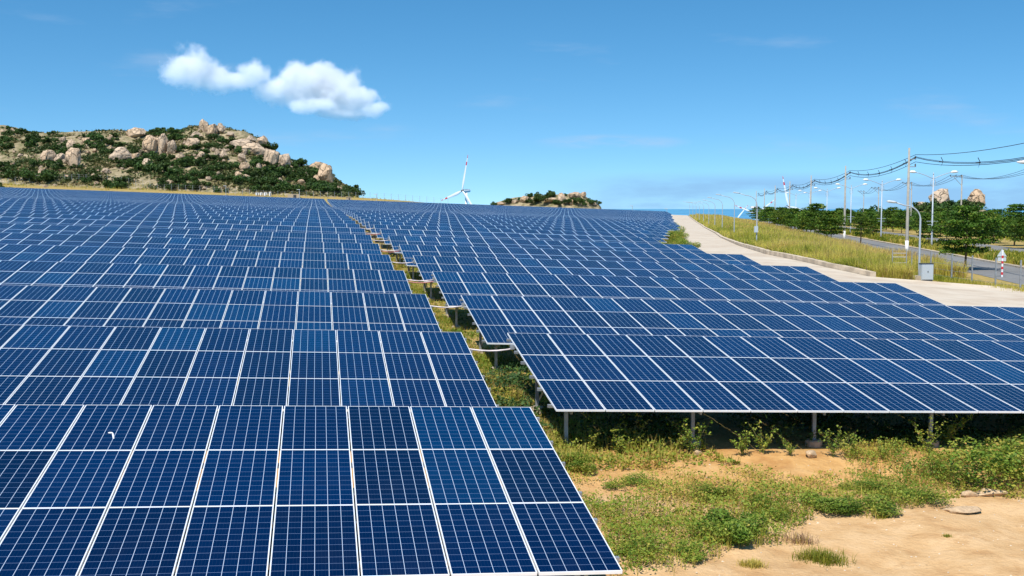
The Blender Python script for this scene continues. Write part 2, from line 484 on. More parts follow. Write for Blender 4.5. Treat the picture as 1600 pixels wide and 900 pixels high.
def mat_rock():
    m, nt, b = new_mat('granite')
    tc_ = N(nt, 'ShaderNodeTexCoord').outputs['Object']
    mp_ = N(nt, 'ShaderNodeMapping'); mp_.inputs['Scale'].default_value = (1, 1, .28); L(nt, tc_, mp_.inputs[0])
    n1 = noise(nt, 1.1, 7, .62, mp_.outputs[0]); n2 = noise(nt, .35, 4, .6, tc_); n3 = noise(nt, 5, 6, .65, tc_)
    oi = N(nt, 'ShaderNodeObjectInfo')
    c = ramp(nt, n1, [(.25, (.26, .18, .12)), (.40, (.54, .38, .24)), (.6, (.66, .48, .32)), (.85, (.58, .38, .22))])
    c = mixc(nt, mrange(nt, n2, .5, .75, 0, .5), c, (.58, .38, .21))
    c = mixc(nt, mrange(nt, n3, .60, .75, 0, .45), c, (.16, .13, .11))
    wp = N(nt, 'ShaderNodeVectorMath', operation='ADD'); L(nt, tc_, wp.inputs[0])
    wn_ = N(nt, 'ShaderNodeTexNoise', i_Scale=1.6, i_Detail=3.0); L(nt, tc_, wn_.inputs['Vector'])
    ws = N(nt, 'ShaderNodeVectorMath', operation='SCALE'); ws.inputs['Scale'].default_value = .8; L(nt, wn_.outputs['Color'], ws.inputs[0]); L(nt, ws.outputs[0], wp.inputs[1])
    vo = N(nt, 'ShaderNodeTexVoronoi', feature='DISTANCE_TO_EDGE', i_Scale=1.25); L(nt, wp.outputs[0], vo.inputs['Vector'])
    c = mixc(nt, mmath(nt, 'MULTIPLY', mrange(nt, vo.outputs['Distance'], .0, .03, .6, 0), mrange(nt, n2, .42, .60, 0.1, 1)), c, (.09, .065, .05))
    c = mixc(nt, mmath(nt, 'MULTIPLY', oi.outputs['Random'], .35), c, (.52, .47, .41))
    L(nt, c, b.inputs['Base Color']); b.inputs['Roughness'].default_value = .9; b.inputs['Specular IOR Level'].default_value = .15
    bump(nt, b, mmath(nt, 'ADD', mmath(nt, 'ADD', n3, mmath(nt, 'MULTIPLY', n1, 2.0)), mmath(nt, 'MULTIPLY', mrange(nt, vo.outputs['Distance'], 0, .06, 0, 1), 1.5)), .9, .5)
    return m
M['rock'] = mat_rock()
M['sandstone'] = simple('sandstone', (.60, .42, .25), .95, 0, .25, 5, bmp=.8)
def mat_hill():
    m, nt, b = new_mat('dry_hillside')
    pos = N(nt, 'ShaderNodeNewGeometry').outputs['Position']
    n1 = noise(nt, .05, 6, .62, pos); n2 = noise(nt, .35, 6, .68, pos); n3 = noise(nt, 1.5, 4, .6, pos)
    c = ramp(nt, n2, [(.28, (.08, .085, .035)), (.40, (.18, .16, .08)), (.5, (.32, .26, .155)), (.64, (.46, .37, .245)), (.85, (.54, .45, .33))])
    c = mixc(nt, mrange(nt, n1, .50, .65, 0, .5), c, (.12, .13, .05))
    c = mixc(nt, mrange(nt, n3, .52, .70, 0, .5), c, (.07, .085, .035))
    L(nt, c, b.inputs['Base Color']); b.inputs['Roughness'].default_value = .95; b.inputs['Specular IOR Level'].default_value = .1
    bump(nt, b, n2, .8, 1.0)
    return m
M['hill'] = mat_hill()
M['sea'] = simple('sea_water', (.085, .29, .47), .6, 0, .2, .002)  # paler water colour stands in for the haze over the sea

# ------------------------------------------------------------------ setting: ground, sea, path, roads, hills
PRX = np.array([73.2, 74.0, 75.5, 82, 97, 115, 140, 266, 425, 520.])
PRV = np.array([45.0, 34.0, 24.4, 23.0, 22.0, 23.3, 26.0, 44.7, 66.7, 80.])
PLX = np.array([56, 60, 66, 80, 97, 110.6, 145, 270, 407, 520.])
PLV = np.array([24.0, 18.6, 17.0, 16.4, 16.4, 17.2, 22.2, 38.7, 57.0, 73.])
def path_r(y): return np.interp(y, PRX, PRV)
def path_l(y): return np.interp(y, PLX, PLV)
def near_bumps(x, y):
    s, t = st(x, y)
    m = sstep(60, 30, y) * sstep(14, 9, s) + 0 * x
    p = np.stack([x, y], -1)
    bank = .16 * sstep(-5.6, -6.1, t) * sstep(-8.4, -6.6, t) * sstep(.8, 2.2, s)       # the little dirt bank in front of the tables
    return m * (.10 * fbm(p * .55, 4, 3) + .045 * fbm(p * 2.3, 3, 5) + bank * (.6 + .8 * vnoise(p * .8, 9)))
def G(x, y):
    return T(x, y) + near_bumps(np.asarray(x, float), np.asarray(y, float))
def build_ground():
    ys = np.unique(np.concatenate([np.arange(-60, -6, 6), np.arange(-6, 12, 1.0), np.arange(12, 30, .22), np.arange(30, 64, .8), np.arange(64, 450, 3.0), np.arange(450, 1300, 20.)]))
    xs = np.unique(np.concatenate([np.arange(-520, -60, 10), np.arange(-60, -12, 2.5), np.arange(-12, -2, .6), np.arange(-2, 16, .22), np.arange(16, 60, 1.2), np.arange(60, 130, 4), np.arange(130, 700, 15.)]))
    X, Y = np.meshgrid(xs, ys)
    Z = G(X, Y)
    v = np.stack([X, Y, Z], -1).reshape(-1, 3)
    nx, ny = len(xs), len(ys)
    i = (np.arange(ny - 1)[:, None] * nx + np.arange(nx - 1)[None]).ravel()
    f = np.stack([i, i + 1, i + nx + 1, i + nx], 1)
    return np_obj('ground', v, f, M['ground'], smooth=True)
tag(build_ground(), kind='structure')
q = 30000.0
tag(MB().add([(-q, 500, -38), (q, 500, -38), (q, q * 1.5, -38), (-q, q * 1.5, -38)], [(0, 1, 2, 3)]).build('sea', M['sea']), kind='structure')

def strip(name, mat, ys, xl, xr, lift, thick=.15, hfun=T, n=4):
    """a slab laid on the land between two edges"""
    v = []; f = []
    for y in ys:
        a, b = xl(y), xr(y)
        for k in range(n + 1):
            x = a + (b - a) * k / n
            v.append((x, y, float(hfun(x, y)) + lift))
    m = len(ys)
    for j in range(m - 1):
        for k in range(n):
            i = j * (n + 1) + k
            f.append((i, i + 1, i + n + 2, i + n + 1))
    nb = len(v)
    for j in range(m):                       # skirts
        for k in (0, n):
            x, y, z = v[j * (n + 1) + k]
            v.append((x, y, z - thick))
    for j in range(m - 1):
        a, b = j * (n + 1), (j + 1) * (n + 1)
        f.append((a, b, nb + 2 * (j + 1), nb + 2 * j))
        f.append((b + n, a + n, nb + 2 * j + 1, nb + 2 * (j + 1) + 1))
    return np_obj(name, np.array(v), f, mat)
yp = np.concatenate([np.arange(56, 160, 2.0), np.arange(160, 520, 6.0)])
tag(strip('concrete_path', M['path'], yp, path_l, lambda y: path_r(max(y, 73.3)) if y > 73.2 else 46.0, .09, .3, n=10), kind='structure')
yr = np.arange(20, 470, 10.0)
tag(strip('road', M['asphalt'], yr, lambda y: 23.0 + .163 * y, lambda y: 29.1 + .163 * y, .03), kind='structure')
tag(strip('road', M['asphalt'], yr, lambda y: 36.6 + .163 * y, lambda y: 43.2 + .163 * y, .03), kind='structure')
for a0 in (29.1, 36.25):
    tag(strip('kerb', M['kerb'], np.arange(20, 470, 2.0), lambda y: a0 + .163 * y, lambda y: a0 + .34 + .163 * y, .19, .25, n=1), kind='structure')
tag(strip('median_soil', M['ground'], yr, lambda y: 29.44 + .163 * y, lambda y: 36.25 + .163 * y, .14), kind='structure')

def crest_fn(pts, yc):
    px = np.array([p[0] for p in pts], float); pz = CZ + (325 - np.array([p[1] for p in pts], float)) / FPX * yc
    return lambda u: np.interp(u, px, pz)
def make_hill(pts, y0, yc, yb, seed, amp=2.0, base=None, shape=.85):
    cf = crest_fn(pts, yc)
    lo, hi = pts[0][0], pts[-1][0]
    def h(X, Y):
        X = np.asarray(X, float); Y = np.asarray(Y, float)
        u = 800 + FPX * X / np.maximum(Y, 1)
        b = T(X, Y) if base is None else base + 0 * X
        w = np.where(Y < yc, np.clip((Y - y0) / (yc - y0), 0, 1) ** shape, np.cos(np.clip((Y - yc) / (yb - yc), 0, 1) * math.pi / 2))
        p = np.stack([X, Y], -1)
        e = w * sstep(lo, lo + 20, u) * sstep(hi, hi - 12, u)
        nn = fbm(p * .045, 5, seed) * amp * 2.2 * w * (1 - .6 * sstep(.85, 1, w))
        return b - .6 + (np.maximum(cf(u), b) - b + .6) * e + nn * e
    h.lo, h.hi, h.y0, h.yc, h.yb = lo, hi, y0, yc, yb
    return h
def hill_mesh(name, h, nu=150, nd=70):
    us = np.linspace(h.lo - 3, h.hi + 3, nu)
    Y = np.concatenate([np.linspace(h.y0 - 2, h.yc, nd), np.linspace(h.yc, h.yb, nd // 3)[1:]])
    U, YY = np.meshgrid(us, Y)
    X = (U - 800) / FPX * YY
    v = np.stack([X, YY, h(X, YY)], -1).reshape(-1, 3)
    n = len(us)
    i = (np.arange(len(Y) - 1)[:, None] * n + np.arange(n - 1)[None]).ravel()
    f = np.stack([i, i + 1, i + n + 1, i + n], 1)
    return tag(np_obj(name, v, f, M['hill'], smooth=True), kind='structure')
H1 = make_hill([(-260, 235), (-120, 222), (0, 219), (60, 208), (110, 209), (150, 208), (200, 208), (230, 209), (265, 211), (300, 202), (325, 198), (350, 200), (385, 207), (405, 217),
                (425, 232), (445, 249), (470, 262), (500, 264), (516, 268), (526, 284), (542, 294), (562, 305)], 424, 525, 660, 11, 2.2)
hill_mesh('boulder_hill', H1, 220, 90)
H2 = make_hill([(-420, 150), (-250, 165), (-100, 178), (0, 194), (22, 198), (45, 206), (75, 219), (130, 240)], 900, 1150, 1400, 23, 5)
hill_mesh('far_hill', H2, 120, 40)
H3 = make_hill([(752, 330), (770, 317), (800, 309), (830, 306), (860, 305), (885, 304), (908, 303), (920, 312), (935, 320), (950, 330)], 600, 660, 740, 31, 1.2, base=-22.0)
hill_mesh('rocky_hill', H3, 90, 50)
H4 = make_hill([(1410, 332), (1435, 322), (1462, 318), (1490, 320), (1512, 325), (1535, 327), (1560, 336)], 385, 420, 470, 41, .6)
hill_mesh('low_hill', H4, 60, 30)

# ------------------------------------------------------------------ the solar rows
TAU = math.radians(8.5); SIG = math.atan(SLOPE)
NSLOPE = 3
PHX, PHY = .992 / 2, 1.970 / 2
LIP, DEP = .0115, .04
def panel_template():
    """frame ring, glass and back of one panel about its centre, z along the glass normal"""
    X, Y = PHX, PHY; x, y = X - LIP, Y - LIP * 1.35
    ring = [(-X, -Y, 0), (X, -Y, 0), (X, Y, 0), (-X, Y, 0), (-x, -y, 0), (x, -y, 0), (x, y, 0), (-x, y, 0),
            (-X, -Y, -DEP), (X, -Y, -DEP), (X, Y, -DEP), (-X, Y, -DEP)]
    ff = [(0, 1, 5, 4), (1, 2, 6, 5), (2, 3, 7, 6), (3, 0, 4, 7), (1, 0, 8, 9), (2, 1, 9, 10), (3, 2, 10, 11), (0, 3, 11, 8)]
    return np.array(ring, float), ff, np.array([(-x, -y, -.002), (x, -y, -.002), (x, y, -.002), (-x, y, -.002)]), np.array([(-X, -Y, -.03), (X, -Y, -.03), (X, Y, -.03), (-X, Y, -.03)])
RING, RF, GLASS, BACK = panel_template()
GUV = [[(0, 0), (1, 0), (1, 1), (0, 1)]]
def me_glass(): return MB().add(GLASS, [(0, 1, 2, 3)], 0, uv=GUV).add(BACK, [(3, 2, 1, 0)], 1).mesh('solar_panel', [M['cells'], M['backsheet']])
def me_frame(): return MB().add(RING, RF, 0).mesh('frame', [M['alu']])
def me_full(): return MB().add(GLASS, [(0, 1, 2, 3)], 0, uv=GUV).add(RING, RF, 1).add(BACK, [(3, 2, 1, 0)], 2).mesh('solar_panel', [M['cells'], M['alu'], M['backsheet']])
ME_GLASS, ME_FRAME, ME_FULL = me_glass(), me_frame(), me_full()
def axes(tau):
    r = np.array([math.cos(SIG), 0, -math.sin(SIG)]); u0 = np.array([0, 1.0, 0]); n0 = np.cross(r, u0)
    u = u0 * math.cos(tau) + n0 * math.sin(tau); n = np.cross(r, u)
    return r, u, n
def merged_panels(cols, tau, seed):
    """all panels of a far row as one mesh (numpy), in the row's own frame"""
    r, u, n = axes(tau)
    A = np.stack([r, u, n], 1)
    base_v = np.concatenate([GLASS, RING])
    base_f = [(0, 1, 2, 3)] + [tuple(i + 4 for i in q) for q in RF]
    cx = np.array([c for c in cols for k in range(NSLOPE)]); cw = np.array([k for c in cols for k in range(NSLOPE)])
    cen = np.outer((cx + .5) * PW, r) - np.outer((cw + .5) * PL, u) + np.array([0, 0, 1.62])
    jit = np.random.default_rng(seed).normal(0, .0012, (len(cx), 2))
    V = base_v[None].repeat(len(cx), 0)
    V[:, :, 2] += V[:, :, 0] * jit[:, :1] + V[:, :, 1] * jit[:, 1:]
    V = V @ A.T + cen[:, None, :]
    nv = len(base_v); F = (np.array(base_f)[None] + (np.arange(len(cx)) * nv)[:, None, None]).reshape(-1, 4)
    mi = np.tile([0] + [1] * len(RF), len(cx))
    rd = np.random.default_rng(seed + 1).random(len(cx)).repeat(len(base_f))
    me = bpy.data.meshes.new('solar_panel')
    fill_mesh(me, V.reshape(-1, 3), F, mi, rd)
    me.materials.append(M['cells']); me.materials.append(M['alu'])
    l = me.uv_layers.new(name='UVMap')
    d = np.zeros((len(F), 4, 2), np.float32)
    d[::len(base_f)] = np.array([(0, 0), (1, 0), (1, 1), (0, 1)])
    l.data.foreach_set('uv', d.ravel())
    return me
IROW = 44
NEAR = 10                                    # rows up to here have every panel as an object of its own
DETAIL = 3                                   # ... and here its frame too
prng = np.random.default_rng(3)
def row_label(i, side):
    k = i if side < 0 else i - 1
    where = 'left of weedy strip' if side < 0 else 'right of weedy strip'
    if side < 0 and k == 1: return 'nearest row of navy solar panels, white dropping on one panel, left of weedy strip'
    if side > 0 and k == 1: return 'nearest row of navy solar panels right of weedy strip, shaded posts showing below'
    if k <= 20: return '%s row of blue solar panels from the camera, %s' % (ORD[k - 1], where)
    return 'thin far row of pale blue solar panels near far edge, %s' % where
def solar_row(i, side, ncol, s0):
    t = (i - 2) * PITCHROW
    tau = TAU + math.radians(prng.normal(0, .12))
    x, y = xy(s0, t)
    e = empty('solar_row', (x, y, float(row_top(s0, t)) - 1.62), AZ)
    tag(e, row_label(i, side), 'solar array', 'solar rows left of the strip' if side < 0 else 'solar rows right of the strip')
    r, u, n = axes(tau)
    Rm = Matrix([[r[k], u[k], n[k]] for k in range(3)]).to_4x4()
    cols = list(range(-ncol, 0)) if side < 0 else list(range(ncol))
    if i <= NEAR:
        seen = [c for c in cols if side > 0 or c >= -(ncol - 6)]
        order = sorted(seen, key=abs)[:33]
        rest = [c for c in cols if c not in set(order)]
        for c in order:
            for k in range(NSLOPE):
                p = r * (c + .5) * PW - u * (k + .5) * PL + np.array([0, 0, 1.62])
                j = Euler((prng.normal(0, .0012), prng.normal(0, .0012), 0)).to_matrix().to_4x4()
                det = i <= DETAIL
                o = bpy.data.objects.new('solar_panel', ME_GLASS if det else ME_FULL)
                link(o, e); o.matrix_basis = Matrix.Translation(p) @ Rm @ j
                if det: link(bpy.data.objects.new('frame', ME_FRAME), o)
        if rest:
            o = link(bpy.data.objects.new('solar_panel', merged_panels(rest, tau, i * 10 + side)), e); o['kind'] = 'stuff'
    else:
        link(bpy.data.objects.new('solar_panels', merged_panels(cols, tau, i * 10 + side)), e)
    # the rack
    def P(x, w, d=0.0): return r * x - u * w + n * d + np.array([0, 0, 1.62])
    w_len = cols[-1] * PW + PW if side > 0 else -cols[0] * PW
    xa, xb = (-.07, ncol * PW + .05) if side > 0 else (-ncol * PW - .05, .07)
    if i <= 14:
        mb = MB()
        for w in (.42, 1.52, 2.40, 3.50, 4.38, 5.48):
            a, b = P(xa, w, -.075), P(xb, w, -.075)
            mb.box((a + b) / 2, (np.linalg.norm(b - a), .055, .06), 0, np.stack([r, u, n], 1))
        mb.build('purlins', M['galv'], e)
        nb = int((xb - xa) // 2.7) + 1
        rest = MB(); shown = 0
        for k in range(nb):
            xk = (.38 + 2.7 * k) * (1 if side > 0 else -1)
            if not xa < xk < xb: continue
            own = (i == 2 and side > 0) or (i <= 6 and k < 2)
            def put(nm, fn, mat):
                if own:
                    m = MB(); fn(m); m.build(nm, M[mat], e)
                else: fn(rest)
            def foot(x, w):
                p = P(x, w, -.17); gx, gy = e.location.x + p[0] * ca - p[1] * sa, e.location.y + p[0] * sa + p[1] * ca
                return p, np.array([p[0], p[1], float(G(gx, gy)) - e.location.z])
            tp1, gp1 = foot(xk, 2.05); tp2, gp2 = foot(xk, 5.2)
            def rear(m): m.box((tp1 + gp1) / 2, (.075, .055, tp1[2] - gp1[2]), 0)
            def front(m): m.box((tp2 + gp2) / 2, (.075, .055, tp2[2] - gp2[2]), 0)
            def brace(m): m.tube([gp1 + (.05, 0, .28), P(xk + .05, 3.3, -.17)], .028, 4)
            def rafter(m):
                a, b = P(xk, .2, -.14), P(xk, 5.7, -.14)
                m.box((a + b) / 2, (.05, 5.5, .07), 0, np.stack([r, u, n], 1))
            put('post', rear, 'galv'); put('post', front, 'galv'); put('brace', brace, 'galv'); put('rafter', rafter, 'galv')
            if own:
                for g in (gp1, gp2): MB().lathe([(.19, -.2), (.18, .10), (.15, .13)], 10, g).build('footing', M['concrete'], e)
        if rest.n: rest.build('rack', M['galv'], e)
    return e
def left_cols(i):
    t = (i - 2) * PITCHROW
    d = ray(-60, 300)[:2]; v = np.array([-sa, ca]); O = np.array([OX, OY])
    k = (O @ v + t) / (d @ v)
    return int(-((k * d - O) @ np.array([ca, sa])) / PW) + 3
for i in range(1, IROW + 1):
    e = solar_row(i, -1, left_cols(i) + 6, 0.0)
    if i == 1:
        FIRST = e
for i in range(2, IROW + 1):
    send = 21.5 if i <= 9 else 26.5 + 3.2 * (i - 10) if i <= 16 else 45.7 + 2.87 * (i - 16)
    solar_row(i, 1, int(round((send - 1.13) / PW)), 1.13)
# the white streak on one near panel
def dropping():
    r, u, n = axes(TAU)
    p = [c for c in FIRST.children if c.name.startswith('solar_panel')]
    tgt = min(p, key=lambda o: (o.matrix_basis.translation - Vector(r * (-6.5) * PW - u * .5 * PL + np.array([0, 0, 1.62]))).length)
    mb = MB()
    pts = [(.10, -.28), (.118, -.30), (.135, -.37), (.155, -.46), (.17, -.53)]
    for a, b in zip(pts[:-1], pts[1:]):
        d = np.array(b) - a; nn = np.array([-d[1], d[0]]) / np.linalg.norm(d) * .011
        mb.add([(*(np.array(a) - nn), .003), (*(np.array(a) + nn), .003), (*(np.array(b) + nn), .003), (*(np.array(b) - nn), .003)], [(0, 1, 2, 3)])
    an = np.linspace(0, 2 * math.pi, 10)[:-1]
    mb.add([(.085 + .035 * math.cos(q), -.285 + .03 * math.sin(q), .004) for q in an], [tuple(range(9))])
    mb.build('bird_dropping', M['white_paint'], tgt)
dropping()
# conduits that carry the cables across the weedy strip
for i in range(2, 10):
    t = (i - 2) * PITCHROW
    r, u, n = axes(TAU)
    x, y = xy(0, t)
    e = empty('cable_conduit', (x, y, float(row_top(0, t)) - 1.62), AZ)
    tag(e, 'pale pink cable conduit crossing the weedy strip at the %s panel row' % ORD[i - 1], 'conduit', 'conduits across the weedy strip')
    a = -u * .95 - n * .10 + np.array([-.25, 0, 1.62]); b = -u * .95 - n * .10 + r * 1.35 + np.array([0, 0, 1.62])
    for nm, off, mat in ((('pipe', 0, 'pipe'), ('pipe', -.05, 'pipe_red')) if i in (4, 6, 8) else (('pipe', 0, 'pipe'),)):
        pts = [a + (b - a) * q + np.array([0, off * .6, off - .10 * math.sin(math.pi * q) * (1 + 6 * abs(off))]) for q in np.linspace(0, 1, 9)]
        MB().tube(pts, .021, 8).build(nm, M[mat], e, True)
    mb = MB()
    mb.box(b - r * .24, (.10, .12, .11)); mb.build('bracket', M['galv'], e)

# ------------------------------------------------------------------ cloud over the hill
def build_cloud():
    Dc = 2600.0; k = Dc / FPX
    blobs = [(308, 112, 46, 40), (338, 128, 42, 26), (372, 128, 44, 17), (405, 122, 34, 26), (436, 142, 46, 24), (462, 150, 44, 22), (470, 124, 34, 30), (498, 120, 36, 30), (515, 144, 60, 42), (480, 140, 44, 36), (556, 158, 50, 28), (490, 168, 52, 18), (585, 172, 34, 15), (535, 178, 60, 11)]
    cx, cy = 440, 140
    org = Vector(((cx - 800) * k, Dc, CZ + (325 - cy) * k))
    B = [(np.array([(x - cx) * k, ((i * 37) % 11 - 5) * 5.0, (cy - y) * k]), np.array([a * k, .5 * (a + b) * k, b * k])) for i, (x, y, a, b) in enumerate(blobs)]
    mb = MB()
    for c, r in B:
        lat = np.linspace(0, math.pi, 9); n = 14
        mb.lathe([(max(.02, math.sin(q)), -math.cos(q)) for q in lat], n)
        v = mb.v[-1]; mb.v[-1] = v * r * 1.28 + c
    m = bpy.data.materials.new('cloud_vapour'); m.use_nodes = True; nt = m.node_tree; nt.nodes.clear()
    o = N(nt, 'ShaderNodeOutputMaterial'); pv = N(nt, 'ShaderNodeVolumePrincipled')
    pv.inputs['Color'].default_value = (.995, .997, 1, 1); pv.inputs['Anisotropy'].default_value = .0
    tc_ = N(nt, 'ShaderNodeTexCoord').outputs['Object']
    tot = None
    for c, r in B:
        a = N(nt, 'ShaderNodeVectorMath', operation='SUBTRACT'); a.inputs[1].default_value = c; L(nt, tc_, a.inputs[0])
        d = N(nt, 'ShaderNodeVectorMath', operation='DIVIDE'); d.inputs[1].default_value = r; L(nt, a.outputs[0], d.inputs[0])
        l = N(nt, 'ShaderNodeVectorMath', operation='LENGTH'); L(nt, d.outputs[0], l.inputs[0])
        v = mmath(nt, 'SUBTRACT', 1.0, l.outputs['Value'])
        if tot is None: tot = v
        else:
            sm = N(nt, 'ShaderNodeMath', operation='SMOOTH_MAX'); sm.inputs[2].default_value = .25
            L(nt, tot, sm.inputs[0]); L(nt, v, sm.inputs[1]); tot = sm.outputs[0]
    nz = noise(nt, .019, 7, .66, tc_)
    val = mmath(nt, 'ADD', tot, mmath(nt, 'MULTIPLY', mmath(nt, 'SUBTRACT', nz, .50), 2.0))
    L(nt, mrange(nt, val, 0.10, .62, 0.0, .06), pv.inputs['Density'])
    L(nt, pv.outputs[0], o.inputs['Volume'])
    ob = mb.build('cloud', m)
    ob.location = org
    rm = ob.modifiers.new('remesh', 'REMESH'); rm.mode = 'VOXEL'; rm.voxel_size = 14.0
    m.cycles.volume_step_rate = .5 if hasattr(m.cycles, 'volume_step_rate') else 0
    tag(ob, 'small white puffy cloud with a thinner tail over the boulder hill', 'cloud')
build_cloud()

# ------------------------------------------------------------------ foliage, rock and tree builders
def leaf_quads(c, size, rg, up=.5, stretch=1.7):
    """kite-shaped leaves or leaf sprays at points c"""
    n = len(c)
    size = np.full(n, size) if np.isscalar(size) else size
    nr = rg.normal(size=(n, 3)); nr[:, 2] = np.abs(nr[:, 2]) + up; nr /= np.linalg.norm(nr, axis=1)[:, None]
    a = np.cross(nr, rg.normal(size=(n, 3))); a /= np.linalg.norm(a, axis=1)[:, None] + 1e-9
    b = np.cross(nr, a)
    s2 = size[:, None] * .5
    v = np.stack([c - a * s2 * stretch, c + b * s2 + a * s2 * .1, c + a * s2 * stretch, c - b * s2 + a * s2 * .1], 1)
    return v.reshape(-1, 3), np.arange(4 * n).reshape(-1, 4)
def clump_rnd(c, rg, sc, spread=.22):
    """leaf tone: by clump, not by depth"""
    return np.clip(.45 + 1.1 * vnoise(c / sc + 50, 4) * .5 + rg.normal(0, spread, len(c)), 0, 1)
def rock_mesh(seed, cuts=11, sub=4, dims=(1, 1, 1), rough=.10):
    rg = np.random.default_rng(seed)
    import bmesh
    bm = bmesh.new(); bmesh.ops.create_icosphere(bm, subdivisions=sub, radius=1.0)
    v = np.array([q.co[:] for q in bm.verts]); f = np.array([[q.index for q in p.verts] for p in bm.faces]); bm.free()
    nrm = v.copy()
    for k in range(cuts):
        d = rg.normal(size=3); d /= np.linalg.norm(d)
        lim = rg.uniform(.50, .86)
        q = v @ d
        over = np.maximum(0, q - lim)
        v -= (over * .93)[:, None] * d
    v *= 1 + rough * fbm(nrm * 2.1 + seed, 4, seed)[:, None] * 1.6
    v[:, 0] += .05 * vnoise(nrm * 4 + 9, seed); v[:, 2] += .04 * vnoise(nrm * 5 + 3, seed)
    v *= np.asarray(dims)
    me = bpy.data.meshes.new('boulder'); fill_mesh(me, v, f); me.materials.append(M['rock'])
    me.polygons.foreach_set('use_smooth', np.ones(len(f), bool))
    return me
ROCKS = [rock_mesh(100 + k, cuts=12 + k % 4 * 3) for k in range(12)]
def boulder(px, bot, w, h, label, hill, k, depth=.8, sink=.15, rz=None, group=None):
    """one boulder whose foot stands on the hill, w x h pixels of the photograph at that distance"""
    P = at(px, bot, hill, 300)
    mpp = P[1] / FPX
    o = link(bpy.data.objects.new('boulder', ROCKS[k % len(ROCKS)]))
    W_, H_ = w * mpp / 2, h * mpp / 2
    o.scale = (W_ * 1.06, W_ * depth, H_ * (1 + sink))
    o.location = (P[0], P[1] + W_ * depth * .4, P[2] + H_ * (1 - sink) * .95)
    o.rotation_euler = (0, 0, (k * 1.7) % 6.28 if rz is None else rz)
    if w > 0 and abs(math.sin(o.rotation_euler.z)) > .3 and depth != 1: o.scale = (W_ * 1.03, W_ * .97, H_ * (1 + sink))
    return tag(o, label, 'boulder', group)
BIG = [
 (318, 205, 17, 17, 'tallest summit boulder on the big hill, pale block against the sky'), (330, 211, 15, 17, 'rounded boulder leaning right of the summit block on the big hill'),
 (344, 208, 13, 13, 'cracked pale boulder just right of the two summit blocks'), (306, 216, 16, 11, 'rounded boulder below and left of the summit block'),
 (302, 230, 19, 15, 'wide split boulder under the rounded one left of the summit'), (212, 213, 24, 14, 'flat capped boulder alone on the ridge line, left of the summit'),
 (234, 240, 28, 29, 'left half of the big split boulder pair in mid slope'), (253, 240, 19, 30, 'tall pointed right half of the big split boulder pair'),
 (267, 240, 13, 19, 'dark sided block against the right of the split pair'), (109, 233, 14, 15, 'tan wedge boulder high on the left slope'),
 (97, 222, 9, 9, 'small pale boulder above the tan wedge on the left slope'), (74, 253, 21, 18, 'broad brown boulder low on the left slope'),
 (92, 252, 16, 12, 'low boulder touching the broad brown one'), (115, 264, 19, 31, 'tall upright orange boulder with a dark cleft, left slope'),
 (190, 252, 32, 18, 'wide square cut boulder in the middle of the slope'), (211, 250, 12, 12, 'pale block right of the wide square cut boulder'),
 (229, 264, 14, 17, 'knobbly boulder below the split pair'), (165, 270, 12, 8, 'white low boulder above the foot of the hill'),
 (148, 279, 13, 8, 'grey flat boulder near the foot of the hill'), (134, 222, 13, 8, 'flat pale boulder just under the left ridge'),
 (374, 231, 29, 13, 'long pale slab lying under the summit ridge'), (398, 241, 32, 17, 'long tilted slab running down right from the summit'),
 (422, 264, 23, 30, 'high orange cliff boulder on the right shoulder'), (442, 263, 20, 22, 'streaked cliff boulder right of the orange cliff'),
 (409, 228, 20, 15, 'brown boulder on the skyline right of the summit'), (340, 247, 8, 14, 'narrow boulder under the summit rocks'),
 (349, 248, 10, 13, 'rounded brown boulder beside the narrow one under the summit'), (314, 250, 13, 14, 'pale boulder half hidden in bushes under the summit'),
 (376, 251, 11, 12, 'grey boulder at mid slope below the long slab'), (382, 267, 13, 14, 'pale broken boulder below the grey one'),
 (404, 266, 9, 12, 'pale upright boulder left of the orange cliff foot'), (498, 266, 26, 14, 'flat topped tor at the right end of the big hill'),
 (510, 286, 21, 27, 'tall orange end block below the flat topped tor'), (461, 276, 11, 12, 'pale boulder between the cliff and the end tor'),
 (480, 281, 8, 12, 'narrow pale boulder left of the end tor'), (496, 284, 12, 11, 'low boulder at the foot of the end tor'),
 (373, 280, 11, 12, 'brown boulder low on the slope under the broken one'), (280, 249, 12, 9, 'low pale boulder right of the split pair'),
 (390, 222, 14, 9, 'jumbled pale rock on the ridge right of the summit'), (360, 213, 12, 8, 'flat rock on the ridge just right of the summit'), (470, 287, 10, 8, 'small boulder in the bushes below the cliff'),
]
for k, (px, b, w, h, lab) in enumerate(BIG):
    boulder(px, b + 1.5, w * 1.32, h * 1.32, lab, H1, k, group='named boulders on the big hill')
brg = np.random.default_rng(17)
BOXES = [(px - w * .5, px + w * .5, b - h, b - h * .15) for px, b, w, h, _ in BIG]
n = 0
for k, (px, b, w, h, lab) in enumerate(BIG):
    for j in range(2):
        w2 = w * brg.uniform(.25, .5)
        boulder(px + (j * 2 - 1) * w * brg.uniform(.35, .65), b + brg.uniform(-1, 2.5), w2, w2 * brg.uniform(.6, 1.1), 'tan rock lying against one of the big boulders on the big hill', H1, k + 5 * j + 1, group='rocks against the big boulders')
while n < 190:
    px = brg.uniform(5, 545); c = np.interp(px, [0, 60, 300, 400, 500, 545], [219, 210, 203, 215, 265, 296]); by = brg.uniform(min(c + 6, 298), 299)
    if px > 440 and brg.random() < .5: continue
    w = brg.uniform(3.2, 10) * (1 if brg.random() < .85 else 1.4)
    boulder(px, by, w, w * brg.uniform(.5, .95), 'small pale boulder scattered between bushes on the big hill', H1, n + 3, group='small boulders on the big hill')
    n += 1
